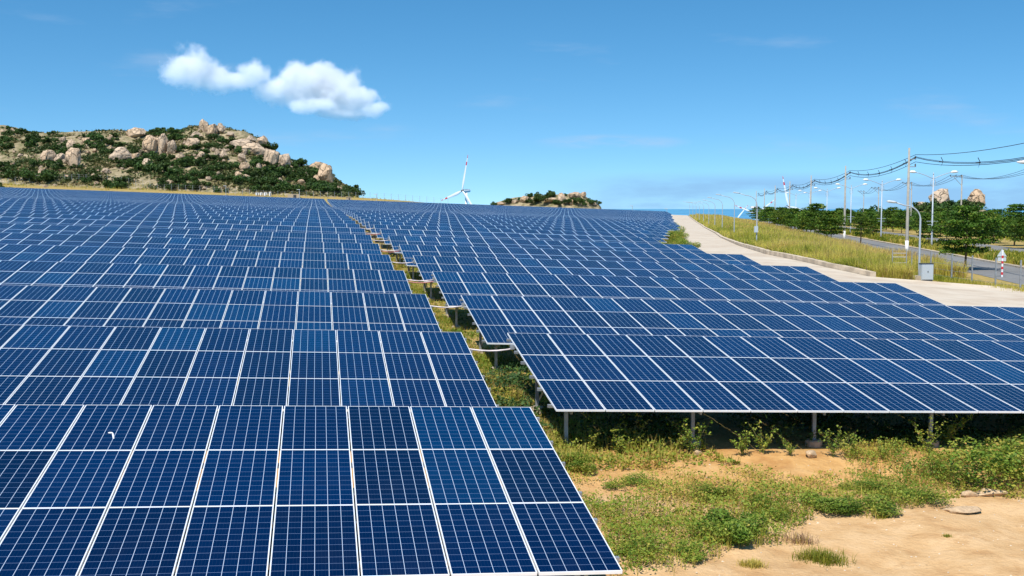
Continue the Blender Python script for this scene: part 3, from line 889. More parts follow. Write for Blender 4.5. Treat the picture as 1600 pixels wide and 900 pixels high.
for k, (px, b, w, h) in enumerate([(3, 207, 9, 5), (19, 209, 9, 11), (28, 206, 8, 5), (50, 212, 12, 6), (9, 202, 5, 4), (36, 210, 5, 4)]):
    boulder(px, b, w, h, 'hazy pale boulder on the far hill at the left edge', H2, k + 2, group='boulders on the far hill')
M3 = [(783, 320, 14, 6, 'low pale rock at the left end of the small rocky hill'), (820, 317, 22, 14, 'pale rock left of the middle of the small rocky hill'), (805, 318, 14, 8, 'broken pale rock near the left of the small rocky hill'),
      (859, 317, 26, 9, 'smooth orange slab in the middle of the small rocky hill'), (876, 317, 16, 18, 'steep round boulder right of the orange slab'), (897, 311, 24, 13, 'rounded top boulder of the small rocky hill'),
      (912, 309, 10, 11, 'cut faced boulder right of the rounded top one'), (893, 321, 8, 11, 'narrow boulder below the rounded top one'), (928, 321, 12, 6, 'low rock at the right end of the small rocky hill'), (842, 308, 8, 5, 'small rock on top of the small rocky hill')]
for k, (px, b, w, h, lab) in enumerate(M3): boulder(px, b, w, h, lab, H3, k + 5, group='boulders on the small rocky hill')
M4 = [(1470, 331, 38, 40, 'great bald dome boulder behind the roadside trees'), (1440, 325, 18, 12, 'low sloping rock left of the great dome boulder'), (1524, 312, 23, 15, 'brown cap boulder on the stacked pair right of the dome'),
      (1524, 330, 33, 27, 'pale lower boulder of the stacked pair right of the dome'), (1535, 328, 10, 26, 'upright dark sided slab beside the stacked pair')]
for k, (px, b, w, h, lab) in enumerate(M4):
    o = boulder(px, min(b, 329), w, h, lab, H4, [1, 4, 2, 6, 3][k], group='boulders behind the roadside trees', sink=.05)
    if k in (2, 3, 4):
        q = 424.0; mp_ = q / FPX; d_ = ray(px, b - h / 2); o.location = (d_[0] / d_[1] * q, q, CZ + (325 - (b - h / 2)) * mp_)
        q_ = 1.3 if k == 3 else 1.0; o.scale = (w * mp_ * .58 * q_, w * mp_ * .5, h * mp_ * .58 * q_); o.rotation_euler.z = [0, 0, .5, 1.2, 0][k]

def shrub_mesh(seed, n=620, card=.085, flat=.75, name='shrub', mat='leaf_hill'):
    rg = np.random.default_rng(seed)
    K = rg.integers(7, 12); lc = rg.normal(size=(K, 3)) * (.38, .38, .22); lc[:, 2] = np.abs(lc[:, 2]) + .28; lr = rg.uniform(.24, .46, K)
    k = rg.integers(0, K, n); d = rg.normal(size=(n, 3)); d /= np.linalg.norm(d, axis=1)[:, None]
    c = lc[k] + d * (lr[k] * rg.uniform(.35, 1.05, n) ** .6)[:, None] * (1, 1, flat)
    c[:, 2] = np.maximum(c[:, 2], .02)
    v, f = leaf_quads(c, card * rg.uniform(.7, 1.6, n), rg, .4)
    me = bpy.data.meshes.new(name); fill_mesh(me, v, f, None, clump_rnd(c, rg, .3)); me.materials.append(M[mat])
    return me
SHRUBS = [shrub_mesh(200 + k, 900, .10) for k in range(7)]
def shrub(P, w, label, group, k, name='shrub', meshes=None, cat='shrub', hs_=1.0):
    ms = meshes or SHRUBS
    o = link(bpy.data.objects.new(name, ms[k % len(ms)]))
    s_ = w / 1.5
    o.location = (P[0], P[1], P[2] - .06 * s_); o.scale = (s_, s_, s_ * hs_); o.rotation_euler = (0, 0, k * 2.39)
    return tag(o, label, cat, group)
srg = np.random.default_rng(5)
placed = 0; tries = 0
while placed < 285 and tries < 9000:
    tries += 1
    px = srg.uniform(-20, 556); c = float(np.interp(px, [-20, 0, 60, 200, 300, 350, 400, 440, 500, 520, 556], [222, 220, 209, 207, 203, 202, 216, 246, 268, 280, 302])); by = srg.uniform(min(c + 3, 301), 302)
    dens = .50 + .9 * float(vnoise(np.array([[px / 38., by / 14.]]), 6)[0]) + (.35 if px > 400 and by > 255 else 0) + (.3 if by < c + 16 and px < 300 else 0) - (.35 if by > 268 and px < 330 else 0) - (.25 if px < 130 and by > 225 else 0)
    if srg.random() > dens: continue
    w = srg.uniform(9, 22) * (1.15 if px > 380 else 1)
    if any(x0 - 2 < px < x1 + 2 and y0 + 3 < by - w * .25 < y1 for x0, x1, y0, y1 in BOXES): continue
    P = at(px, by, H1, 300)
    if P[1] > 640: continue
    shrub(P, w * P[1] / FPX, 'dark green shrub among the boulders on the big hill', 'shrubs on the big hill', placed, hs_=srg.uniform(.8, 1.1))
    placed += 1
for k, (px, by, w) in enumerate([(8, 279, 22), (27, 281, 20), (45, 282, 26), (66, 284, 28), (78, 283, 16), (90, 266, 22), (133, 286, 14), (150, 283, 18), (185, 287, 13), (232, 268, 24), (262, 272, 26), (400, 300, 15), (418, 302, 20), (446, 300, 18), (472, 301, 22), (505, 302, 24), (548, 305, 14)]):
    P = at(px, by, H1, 300)
    shrub(P, w * P[1] / FPX, 'leafy green tree along the foot of the big hill', 'trees along the foot of the big hill', k + 2, 'tree', cat='tree', hs_=1.25)
for k in range(26):
    px = srg.uniform(-5, 62); P = at(px, srg.uniform(np.interp(px, [0, 62], [197, 213]), 218), H2, 600)
    shrub(P, srg.uniform(8, 14) * P[1] / FPX, 'hazy green shrub on the far hill at the left edge', 'shrubs on the far hill', k)
for k, (px, by, w) in enumerate([(772, 321, 10), (795, 318, 16), (810, 315, 13), (832, 318, 16), (845, 316, 22), (853, 309, 16), (862, 306, 14), (838, 307, 12), (873, 320, 16), (888, 318, 16), (903, 319, 18), (920, 318, 15), (932, 319, 12), (828, 308, 11), (868, 319, 12), (912, 321, 10), (885, 306, 8)]):
    P = at(px, by, H3, 450)
    shrub(P, w * P[1] / FPX, 'dark green shrub between rocks on the small rocky hill', 'shrubs on the small rocky hill', k)
for k, (px, by, w) in enumerate([(1452, 322, 20), (1444, 330, 26), (1468, 325, 22), (1480, 327, 26), (1500, 327, 26), (1512, 324, 16), (1425, 332, 26), (1495, 333, 30), (1460, 334, 30)]):
    P = at(px, by, H4, 300)
    shrub((P[0], P[1] - 8, P[2]), w * P[1] / FPX, 'dark bushy tree at the foot of the dome boulder', 'trees at the dome boulder', k, 'tree', cat='tree')

def tier_tree(seed, H=5.4, R=2.9, nleaf=5200, leaf=.16, clear=.24):
    """an umbrella tree: straight trunk, whorls of flat branches, each a shelf of small leaves"""
    rg = np.random.default_rng(seed)
    tr = MB()
    zt = np.linspace(0, H * .95, 9)
    wob = np.cumsum(rg.normal(0, .03, (9, 2)), 0)
    tr.tube(np.column_stack([wob, zt]), np.linspace(.11, .025, 9), 8)
    pts = []; wts = []
    nt_ = 7
    for j in range(nt_):
        q = j / (nt_ - 1)
        z = H * (clear + (.97 - clear) * q ** .9)
        rad = R * math.sqrt(max(.06, 1 - ((q - .28) / .78) ** 2)) * (.85 if j == 0 else 1) * rg.uniform(.88, 1.1)
        nb = int(rg.integers(6, 9)) if j < 5 else 5
        a0 = rg.uniform(0, 6.28)
        cx, cy = np.interp(z, zt, wob[:, 0]), np.interp(z, zt, wob[:, 1])
        for b in range(nb):
            an = a0 + b * 6.283 / nb + rg.normal(0, .22); ln = rad * rg.uniform(.6, 1.12)
            rise = ln * rg.uniform(.05, .22)
            p = np.array([[cx + math.cos(an) * ln * w_, cy + math.sin(an) * ln * w_, z + rise * w_ ** .7 - .05 * ln * w_ ** 2] for w_ in np.linspace(0, 1, 6)])
            tr.tube(p, np.linspace(.035, .008, 6), 5)
            for w_ in np.linspace(.30, 1.05, 7):
                c = np.array([np.interp(w_, np.linspace(0, 1, 6), p[:, k]) for k in range(3)])
                for side in (-1, 0, 1):
                    o = c + np.array([-math.sin(an), math.cos(an), 0]) * side * ln * .22 * rg.uniform(.5, 1.2)
                    if rg.random() < .84: pts.append(o); wts.append(.5 + w_)
    pts = np.array(pts); wts = np.array(wts) / np.sum(wts)
    k = rg.choice(len(pts), nleaf, p=wts)
    c = pts[k] + rg.normal(size=(nleaf, 3)) * (.24, .24, .12) * (R / 2.9)
    v, f = leaf_quads(c, leaf * rg.uniform(.7, 1.3, nleaf), rg, .8, 1.3)
    me = bpy.data.meshes.new('crown'); fill_mesh(me, v, f, None, clump_rnd(c, rg, .8)); me.materials.append(M['leaf_tree'])
    return tr.mesh('trunk', M['bark'], True), me
TREES = [tier_tree(300, 5.4, 2.9, 8500, .17, .30), tier_tree(301, 5.2, 2.6, 4200, .21, .30), tier_tree(302, 4.7, 2.9, 4400, .21, .28), tier_tree(303, 5.6, 2.6, 4200, .21, .34), tier_tree(304, 4.6, 1.7, 2000, .16, .42)]
def tree(P, k, sc, label, group, name='tiered_tree', rz=0):
    e = empty(name, P, rz); e.scale = (sc, sc, sc)
    tag(e, label, 'tree', group)
    link(bpy.data.objects.new('trunk', TREES[k][0]), e); link(bpy.data.objects.new('crown', TREES[k][1]), e)
    return e
def on_line(a, y): return (a + .163 * y, y, float(T(a + .163 * y, y)))
tree(on_line(23.6, 97.6), 0, 1.0, 'broad tiered tree by the roadside beside the fence, nearest of all trees', 'trees along the near road edge', rz=.6)
t0_ = empty('sapling', on_line(22.2, 150), 1.0); tag(t0_, 'thin young tree between the near power pole and the next', 'tree', 'trees along the near road edge')
link(bpy.data.objects.new('trunk', TREES[4][0]), t0_); link(bpy.data.objects.new('crown', TREES[4][1]), t0_)
for k, y in enumerate([176, 186, 196, 207, 220, 232, 243, 256, 268, 281, 296, 314, 334, 356, 380]):
    tree(on_line(21.4 + .6 * math.sin(k * 2.1), y), 1 + k % 3, .92 + .16 * ((k * 7) % 5) / 4, 'dark tiered tree in the line along the near road edge', 'trees along the near road edge', rz=k * 1.3)
for k, y in enumerate([112, 124, 137, 149, 160, 172, 184, 197, 210, 224, 238, 254, 271, 290, 310, 333, 358, 385]):
    tree(on_line(45.0 + 1.2 * math.sin(k * 1.7), y), 1 + (k + 1) % 3, 0.82 + .22 * ((k * 5) % 7) / 6, 'dark tiered tree on the sandy edge beyond the second road', 'trees beyond the second road', rz=k * 2.3)
for k, (a, y) in enumerate([(33.0, 158), (32.5, 205), (33.2, 262)]):
    tree(on_line(a, y), 1 + k % 3, .85, ['dark tree on the grassy median left of the dome boulder', 'dark tree on the grassy median behind the power poles', 'small far tree on the grassy median'][k], 'trees on the median', rz=k)
far_rg = np.random.default_rng(77)
FARB = [shrub_mesh(400 + k, 1500, .075, .8, 'bush', 'leaf_far') for k in range(4)]
for k in range(74):
    y = far_rg.uniform(150, 430); a = far_rg.uniform(56, 96 + y * .12)
    if k < 16: y, a = 140 + k * 12 + far_rg.uniform(-5, 5), 54 + far_rg.uniform(0, 5)
    P = on_line(a, y)
    tallw = 1.0 if 800 + FPX * P[0] / P[1] < 1535 else .62
    shrub(P, far_rg.uniform(7, 10.5) * tallw, 'dense green bush in the thicket beyond the second road', 'bushes in the thicket beyond the second road', k, 'bush', FARB, 'bush', far_rg.uniform(.7, .95))

# ------------------------------------------------------------------ wind turbines (rotors at rest)
def turbine(px, py, blade, dist, a0, yaw, label):
    """hub at the given sight line and distance; blade length in metres, a0 = angle of the first blade"""
    d = ray(px, py); k = dist / d[1]
    hub = d * k + np.array([0, 0, CZ])
    base_z = -38.0 if hub[2] < 30 else -30.0
    Hh = hub[2] - base_z
    e = empty('wind_turbine', (hub[0], hub[1], base_z), yaw)
    tag(e, label, 'wind turbine', 'wind turbines by the sea')
    s_ = blade / 40.0
    mb = MB(); mb.lathe([(2.1 * s_, 0), (1.25 * s_, Hh - 1.6 * s_)], 16, (0, 3.2 * s_, 0)); mb.build('tower', M['white_paint'], e, True)
    mb = MB(); mb.tube([(0, -1.6 * s_, Hh), (0, -.4 * s_, Hh), (0, 4.5 * s_, Hh), (0, 7.8 * s_, Hh), (0, 8.6 * s_, Hh)], [1.3 * s_, 1.7 * s_, 1.9 * s_, 1.6 * s_, .5 * s_], 10); mb.build('nacelle', M['grey_paint'], e, True)
    mb = MB(); mb.tube([(0, -4.0 * s_, Hh), (0, -3.4 * s_, Hh), (0, -2.4 * s_, Hh), (0, -1.4 * s_, Hh)], [.25 * s_, .95 * s_, 1.45 * s_, 1.5 * s_], 12); mb.build('hub', M['dark_metal'], e, True)
    ls = np.array([1.0, 2.5, 6, 10, 16, 24, 28.2, 28.3, 32.2, 32.3, 36.2, 36.3, 39.2, 40]) * s_
    ch = np.interp(ls / s_, [1, 2.5, 6, 9, 20, 32, 40], [.75, .8, 1.5, 1.85, 1.35, .85, .25]) * s_
    th = np.interp(ls / s_, [1, 6, 20, 40], [.75, .5, .25, .08]) * s_
    for b in range(3):
        an = a0 + b * 2 * math.pi / 3
        c_, n_ = np.array([math.cos(an), 0, math.sin(an)]), np.array([-math.sin(an), 0, math.cos(an)])
        mb = MB(); m = 10
        q = np.arange(m) * 2 * math.pi / m
        v = np.concatenate([np.array([0, -2.4 * s_, Hh]) + c_ * l + np.outer(np.cos(q) * w_ + w_ * .25, n_) + np.outer(np.sin(q) * t_, [0, 1, 0]) for l, w_, t_ in zip(ls, ch, th)])
        f = []; mi = []
        for i in range(len(ls) - 1):
            red = 1 if (28.25 < ls[i] / s_ < 32.25 or ls[i] / s_ >= 36.25) else 0
            for j in range(m): f.append((i * m + j, i * m + (j + 1) % m, (i + 1) * m + (j + 1) % m, (i + 1) * m + j)); mi.append(red)
        f.append(tuple((len(ls) - 1) * m + j for j in range(m))); mi.append(1)
        me = bpy.data.meshes.new('blade'); fill_mesh(me, v, f, mi); me.materials.append(M['white_paint']); me.materials.append(M['red_paint'])
        me.polygons.foreach_set('use_smooth', np.ones(len(f), bool))
        link(bpy.data.objects.new('blade', me), e)
R_ = math.radians
turbine(725, 298, 40, 1230, R_(75), R_(-50), 'white wind turbine standing above the middle of the solar field')
turbine(1231.6, 323, 40, 1440, R_(103), R_(8), 'white wind turbine with one blade rising above the roadside trees')
turbine(1182.7, 334.5, 40, 1850, R_(39), R_(5), 'far wind turbine with a blade slanting up right behind the trees')
turbine(1151.5, 342.5, 40, 2550, R_(53), R_(-10), 'farthest wind turbine, low over the sea beside the grass bank')

# ------------------------------------------------------------------ power poles and their cables
def pole(P, H, label, group, r0=.19, r1=.105, arm=None):
    e = empty('power_pole', P); tag(e, label, 'power pole', group)
    mb = MB(); mb.lathe([(r0, -.2), (r0 - .005, 1.9), (r1, H)], 12); mb.build('pole_shaft', M['pole_concrete'], e, True)
    if arm == 'near':
        mb = MB(); mb.lathe([(r0 + .012, 0.02), (r0 + .008, 1.75)], 12); mb.build('whitewash_band', M['lime'], e, True)
        mb = MB()
        mb.box((.42, 0, H - 1.25), (.75, .07, .09)); mb.box((.42, 0, H - 2.1), (.75, .07, .09)); mb.build('bracket', M['galv'], e)
        mb = MB()
        for z in (H - 1.08, H - 1.95): mb.lathe([(.05, z - .1), (.1, z - .02), (.06, z + .05), (.1, z + .1), (.04, z + .2)], 8, (.72, 0, 0))
        mb.build('insulators', M['dark_metal'], e)
    if arm == 'far':
        mb = MB(); mb.box((-1.15, 0, H - .25), (2.5, .09, .1)); mb.tube([(-1.7, 0, H - .3), (0, 0, H - 2.1)], .05, 5); mb.build('cross_arm', M['galv'], e)
        mb = MB()
        for x in (-2.3, -1.2, -.15): mb.lathe([(.05, 0), (.11, .08), (.06, .16), (.1, .22), (.03, .3)], 8, (x, 0, H - .2))
        mb.build('insulators', M['dark_metal'], e)
    return e
LINE1 = [44, 126, 179, 232, 284, 336, 388, 440]
LAB1 = {126: 'tallest looking grey concrete power pole, right behind the curved lamp post', 179: 'second grey concrete power pole, between the roadside tiered trees',
        232: 'third concrete power pole along the near road edge', 284: 'fourth concrete power pole along the near road edge'}
tops1 = []
for y in LINE1:
    P = on_line(23.85, y)
    H = 12.1
    tops1.append((np.array(P), H))
    if y > 100: pole(P, H, LAB1.get(y, 'small far concrete power pole in the line beside the near road'), 'power poles along the near road edge', arm='near')
def sag(a, b, s_, n=14):
    return [a + (b - a) * q + np.array([0, 0, -4 * s_ * q * (1 - q)]) for q in np.linspace(0, 1, n)]
def cable_run(tops, offs, sags, label, spacers=False, rad=.022):
    e = empty('power_cables', tuple(tops[0][0])); tag(e, label, 'power cables')
    o0 = tops[0][0]
    for (dx, dz), sg0 in zip(offs, sags):
        mb = MB()
        for j, ((p, H), (q, H2)) in enumerate(zip(tops[:-1], tops[1:])):
            sg = sg0 * (1.85 if spacers and j == 0 else 1)
            a = p + np.array([dx, 0, H + dz]) - o0; b = q + np.array([dx, 0, H2 + dz]) - o0
            mb.tube(sag(a, b, sg), rad * (1 + np.linspace(a[1] + o0[1], b[1] + o0[1], 14) / 400), 5)
        mb.build('cable', M['cable'], e, True)
    if spacers:
        for j, ((p, H), (q, H2)) in enumerate(zip(tops[:4], tops[1:5])):
            for w_ in (.12, .30, .48, .66, .84):
                x = p + (q - p) * w_ + np.array([.72, 0, (H + (H2 - H) * w_) - 1.0 - 4 * 1.05 * (1.85 if j == 0 else 1) * w_ * (1 - w_)]) - o0
                dmd = [x + np.array(d) for d in ((0, 0, .42), (.22, 0, 0), (0, 0, -.55), (-.22, 0, 0), (0, 0, .42))]
                mb = MB(); mb.tube(dmd, .035, 4); mb.tube([x + (-.2, 0, 0), x + (.2, 0, 0)], .03, 4)
                mb.build('spacer', M['cable'], e)
cable_run(tops1, [(.72, -.98), (.68, -1.08), (.77, -1.08), (.72, -1.55), (.72, -.75)], [1.05, 1.05, 1.05, .85, .6], 'thick black power cables with diamond spacers along the near road poles', True)
tops2 = []
for k, y in enumerate([160, 228, 291, 360, 430]):
    P = on_line(60.0 - 3.0 * (y > 240) - .0 * k, y); H = 12.0
    if y == 228: P = (700.0 / FPX * y, y, 0.0)
    if y == 291: P = (622.0 / FPX * y, y, 0.0)
    if y == 360: P = (571.0 / FPX * y, y, 0.0)
    if y == 430: P = (548.0 / FPX * y, y, 0.0)
    if y == 160: P = (78.0, 160, 0.0)
    tops2.append((np.array(P), H))
    if y > 200: pole(P, H, {228: 'grey power pole with side arm between the dome boulder and the stacked boulders', 291: 'grey power pole with side arm left of the dome boulder'}.get(y, 'far power pole with a side arm above the trees'), 'power poles beyond the second road', arm='far')
cable_run(tops2, [(-2.3, .1), (-1.2, .1), (-.15, .1)], [1.6, 1.6, 1.6], 'thin dark power cables sagging between the side arm poles beyond the road')

# ------------------------------------------------------------------ lamps
def farm_lamp(P, H, label, k=0, cabinet=False):
    e = empty('lamp_post', P); tag(e, label, 'lamp post', 'lamp posts along the pale path')
    mb = MB()
    an = np.linspace(0, math.pi / 2, 9)
    pts = [(0, 0, 0), (0, 0, .8), (0, 0, H - 1.25)] + [(-1.15 * (1 - math.cos(q)), 0, H - 1.25 + 1.0 * math.sin(q)) for q in an[1:]] + [(-1.9, -.1, H - .02)]
    mb.tube(pts, ([.085, .08, .065] + [.05] * 8 + [.04]) if k == 0 else ([.07, .065, .05] + [.035] * 8 + [.03]), 10); mb.build('pole', M['lamp_paint'], e, True)
    mb = MB(); mb.tube([(-1.75, -.1, H - .04), (-1.95, -.11, H - .01), (-2.35, -.13, H + .04), (-2.5, -.14, H + .05)], [.05, .09, .09, .03] if k == 0 else [.03, .06, .06, .02], 8); mb.build('lamp_head', M['grey_paint' if k == 0 else 'cab_paint'], e, True)
    if cabinet:
        mb = MB(); mb.box((-.1, -.14, 1.9), (.36, .2, .62)); mb.build('junction_box', M['cab_paint'], e)
        mb = MB(); mb.tube([(0, -.1, 4.1), (-.5, -.2, 4.2)], .03, 6); mb.box((-.55, -.22, 4.12), (.3, .3, .18)); mb.build('camera_head', M['white_paint'], e)
    else:
        mb = MB(); mb.box((0, 0, .12), (.55, .55, .3)); mb.build('footing', M['concrete'], e)
lamps = [(1437, 80.5), (1182, 113), (1146.7, 146), (1128, 180), (1116.5, 213), (1107, 246), (1098.7, 279), (1092, 312), (1087, 345), (1082, 378), (1077, 411)]
LL = ['curved pale lamp post beside the grey cabinet at the fence', 'pale lamp post with a junction box and camera in the tall grass', 'third pale lamp post along the grass bank, counted from the cabinet',
      'fourth pale lamp post along the grass bank, counted from the cabinet', 'fifth pale lamp post along the grass bank, counted from the cabinet']
for k, (px, y) in enumerate(lamps):
    x = (px - 800) / FPX * y
    farm_lamp((x, y, float(T(x, y))), 5.55 if k else 5.6, LL[k] if k < 5 else 'tiny far lamp post at the top of the grass bank', k, k == 1)
def double_lamp(P, H, label):
    e = empty('street_lamp', P); tag(e, label, 'street lamp', 'double street lamps on the median')
    mb = MB(); mb.lathe([(.14, 0), (.12, 1.0), (.07, H)], 12); mb.build('pole', M['lamp_paint'], e, True)
    mb = MB(); mb.lathe([(.05, H), (.09, H + .05), (.03, H + .35)], 8); mb.build('finial', M['lamp_paint'], e, True)
    q = np.linspace(0, 2 * math.pi, 17)
    mb = MB(); mb.tube([(.33 * math.cos(a), 0, H - 1.05 + .48 * math.sin(a)) for a in q], .035, 6, cap=False); mb.build('ring', M['lamp_paint'], e, True)
    for s_ in (-1, 1):
        mb = MB(); mb.tube([(s_ * x, 0, z) for x, z in ((0, H - .5), (.5, H - .28), (1.1, H - .02), (1.9, H + .24), (2.4, H + .34))], .045, 8); mb.build('arm', M['lamp_paint'], e, True)
        mb = MB(); mb.tube([(s_ * x, 0, z) for x, z in ((2.25, H + .33), (2.5, H + .40), (2.9, H + .43), (3.25, H + .40))], [.06, .17, .17, .05], 10); mb.build('lamp_head', M['white_paint'], e, True)
    for z, w_ in ((3.55, .9), (3.1, .7)):
        mb = MB(); mb.box((0, 0, z), (w_ * 1.7, .05, .05)); mb.build('banner_bar', M['lamp_paint'], e)
for y, lab in ((99, 'double armed street lamp at the right picture edge, one white head showing'), (147.6, 'double armed white street lamp in front of the dome boulder'), (188, 'double armed white street lamp between the two grey power poles'),
               (225, 'third white double armed street lamp, just right of the tree line'), (266, 'far double armed street lamp among the trees'), (306, 'far double armed street lamp among the trees'), (348, 'far double armed street lamp among the trees')):
    P = on_line(31.2, y)
    if y == 99: P = (47.6, 99, 0)
    double_lamp((P[0], P[1], .12), 9.6 if y > 100 else 8.9, lab)

# ------------------------------------------------------------------ kerb wall, cabinet, fence, sign
def kerb_wall():
    ys = np.concatenate([np.arange(76, 160, 1.5), np.arange(160, 420, 6)])
    mb_v = []; f = []
    rg = np.random.default_rng(4)
    for y in ys:
        x = path_r(y) + .05; z = float(T(x, y)) + .42 + rg.normal(0, .012) - .22 * float(sstep(100, 150, y))
        for dx, dz in ((0, -.7), (0, 0), (.38, 0), (.38, -.7)): mb_v.append((x + dx, y, z + dz))
    for j in range(len(ys) - 1):
        for k in range(4): f.append((4 * j + k, 4 * j + 4 + k, 4 * j + 4 + (k + 1) % 4, 4 * j + (k + 1) % 4))
    f.append((0, 1, 2, 3)); f.append(tuple(4 * (len(ys) - 1) + k for k in (3, 2, 1, 0)))
    tag(np_obj('kerb_wall', np.array(mb_v), [tuple(q) for q in f], M['kerb']), 'low beige concrete kerb wall between the pale path and the tall grass', 'kerb wall')
kerb_wall()
def cabinet():
    x, y = (1448 - 800) / FPX * 79.0, 79.0; z = float(T(x, y))
    e = empty('electrical_cabinet', (x, y, z), .10); tag(e, 'pale grey electrical cabinet at the foot of the curved lamp post', 'cabinet')
    mb = MB(); mb.box((0, 0, .69), (.86, .42, 1.14)); mb.build('body', M['cab_paint'], e)
    mb = MB(); mb.box((0, -.01, 1.285), (.90, .46, .05)); mb.build('lid', M['dark_metal'], e)
    d = MB().box((0, -.225, .69), (.76, .03, 1.04)).build('door', M['cab_paint'], e)
    MB().box((.02, -.255, .72), (.05, .03, .10)).build('handle', M['dark_metal'], d)
    mb = MB(); mb.box((0, 0, .05), (.80, .38, .14)); mb.build('plinth', M['dark_metal'], e)
    x -= 1.0; b = MB().box((0, 0, 0), (1.3, .9, .5)).build('concrete_block', M['concrete']); b.location = (x, y + .3, z + .16)
    tag(b, 'low concrete block under the cabinet and curved lamp post', 'concrete block')
cabinet()
def fence_right():
    pts = [(1455, 84.0), (1488, 81.0), (1520, 78.5), (1557, 75.6), (1596, 72.2), (1640, 69.5), (1690, 66.5)]
    P0 = None; posts = []
    for px, y in pts:
        x = (px - 800) / FPX * y; posts.append(np.array([x, y, float(T(x, y))]))
    e = empty('wire_fence', tuple(posts[0])); tag(e, 'wire fence on pale grey posts in front of the near road', 'fence')
    for p in posts:
        q = p - posts[0]
        MB().box(q + np.array([0, 0, 1.0]), (.085, .085, 2.1)).build('post', M['galv'], e)
    mb = MB()
    for h in (.35, .8, 1.25, 1.7): mb.tube([p - posts[0] + np.array([0, 0, h]) for p in posts], .009, 4)
    mb.build('wires', M['galv'], e)
    g = empty('metal_gate', (posts[0][0] - 1.35, 87.0, float(T(posts[0][0] - 1.4, 87))), -.15); tag(g, 'small pale tubular metal gate behind the grey cabinet', 'gate')
    for x in (-.5, .55, .95): MB().box((x, 0, .95), (.06, .06, 1.95)).build('post', M['galv'], g)
    mb = MB()
    for z in (.4, .85, 1.3, 1.6): mb.tube([(-.5, 0, z), (.55, 0, z)], .025, 6)
    mb.build('rails', M['galv'], g)
fence_right()
def marker():
    y = 87.0; x = (1567 - 800) / FPX * y; z = float(T(x, y))
    e = empty('marker_post', (x, y, z)); tag(e, 'red and white striped marker post at the road edge', 'marker post')
    mb = MB(); h = 2.15; n_ = 10
    for k in range(n_): mb.lathe([(.075, k * h / n_), (.075, (k + 1) * h / n_)], 12, mat=1 if k % 2 and k < 9 else 0)
    mb.build('shaft', [M['white_paint'], M['red_paint']], e)
    y = 87.6; x = (1565.5 - 800) / FPX * y; z = float(T(x, y))
    e = empty('road_sign', (x, y, z)); tag(e, 'grey back of a triangular road sign with a plate, behind the striped post', 'road sign')
    mb = MB(); mb.lathe([(.04, 0), (.04, 2.1)], 8); mb.build('pole', M['galv'], e)
    mb = MB(); mb.add([(-.38, -.05, 1.62), (.38, -.05, 1.62), (0, -.05, 2.2), (-.38, -.02, 1.62), (.38, -.02, 1.62), (0, -.02, 2.2)], [(0, 1, 2), (5, 4, 3), (0, 3, 4, 1), (1, 4, 5, 2), (2, 5, 3, 0)]); mb.build('triangle_plate', M['grey_paint'], e)
    mb = MB(); mb.box((0, -.045, 1.40), (.66, .03, .30)); mb.build('lower_plate', M['grey_paint'], e)
marker()
# ------------------------------------------------------------------ along the far edge of the field
def far_fence():
    P = []
    for px in np.linspace(-20, 700, 66):
        d = ray(px, 300); y = 424 + 8 * math.sin(px * .012); x = d[0] / d[1] * y; P.append(np.array([x, y, max(float(T(x, y)), float(H1(x, y)))]))
    e = empty('perimeter_fence', tuple(P[0])); tag(e, 'long wire fence of thin grey posts at the foot of the big hill', 'fence')
    for p in P: MB().box(p - P[0] + np.array([0, 0, 1.3]), (.09, .09, 2.4)).build('post', M['galv'], e)
    mb = MB()
    for h in (.8, 1.6, 2.3): mb.tube([p - P[0] + np.array([0, 0, h]) for p in P], .010, 4)
    mb.build('wires', M['galv'], e)
far_fence()
def small_house(px, py, w, h, dist, label, roof=True, mat='white_paint', name='utility_hut', cat='hut'):
    d = ray(px, py); x = d[0] / d[1] * dist; z = float(T(x, dist))
    e = empty(name, (x, dist, z), .1); tag(e, label, cat)
    W_, H_ = w * dist / FPX, h * dist / FPX
    MB().box((0, 0, H_ / 2), (W_, W_ * .7, H_)).build('walls', M[mat], e)
    if roof: MB().box((0, 0, H_ + .09), (W_ * 1.12, W_ * .85, .18)).build('roof', M['concrete'], e)
    MB().box((W_ * .12, -W_ * .35 - .02, H_ * .42), (W_ * .25, .04, H_ * .8)).build('door', M['dark_metal'], e)
for px, w, h, lab in ((402, 5, 4.5, 'leftmost small white hut by the far fence'), (408, 4, 5, 'second small white hut from the left by the far fence'), (415, 5, 5.5, 'third small white hut by the far fence'), (422, 3.4, 6.5, 'tallest narrow white hut of the four by the far fence')):
    small_house(px, 300, w, h, 419, lab)
small_house(459, 303, 18, 6, 418, 'wide pale concrete store right of the white huts', False, 'concrete')
small_house(545, 305, 8, 5, 420, 'small grey hut where the big hill ends', True, 'concrete')
for px, yb, H, lab in ((353, 300, 13, 'thin tall lamp mast at the far field edge under the summit'), (468, 303, 14, 'thin tall lamp mast right of the white huts'), (588, 307, 13, 'thin lamp mast against the sky left of the turbine'), (988, 326, 11, 'thin lamp mast on the far skyline left of the path'), (1042, 328, 9, 'thin lamp mast where the path meets the skyline')):
    dist = 412.0; d = ray(px, yb); x = d[0] / d[1] * dist
    e = empty('lamp_mast', (x, dist, float(T(x, dist)))); tag(e, lab, 'lamp mast', 'lamp masts at the far field edge')
    h_ = H * dist / FPX * 1.25
    mb = MB(); mb.lathe([(.12, 0), (.07, h_)], 8); mb.build('pole', M['lamp_paint'], e)
    mb = MB(); mb.box((-.35, 0, h_), (1.1, .3, .16)); mb.build('lamp_head', M['grey_paint'], e)

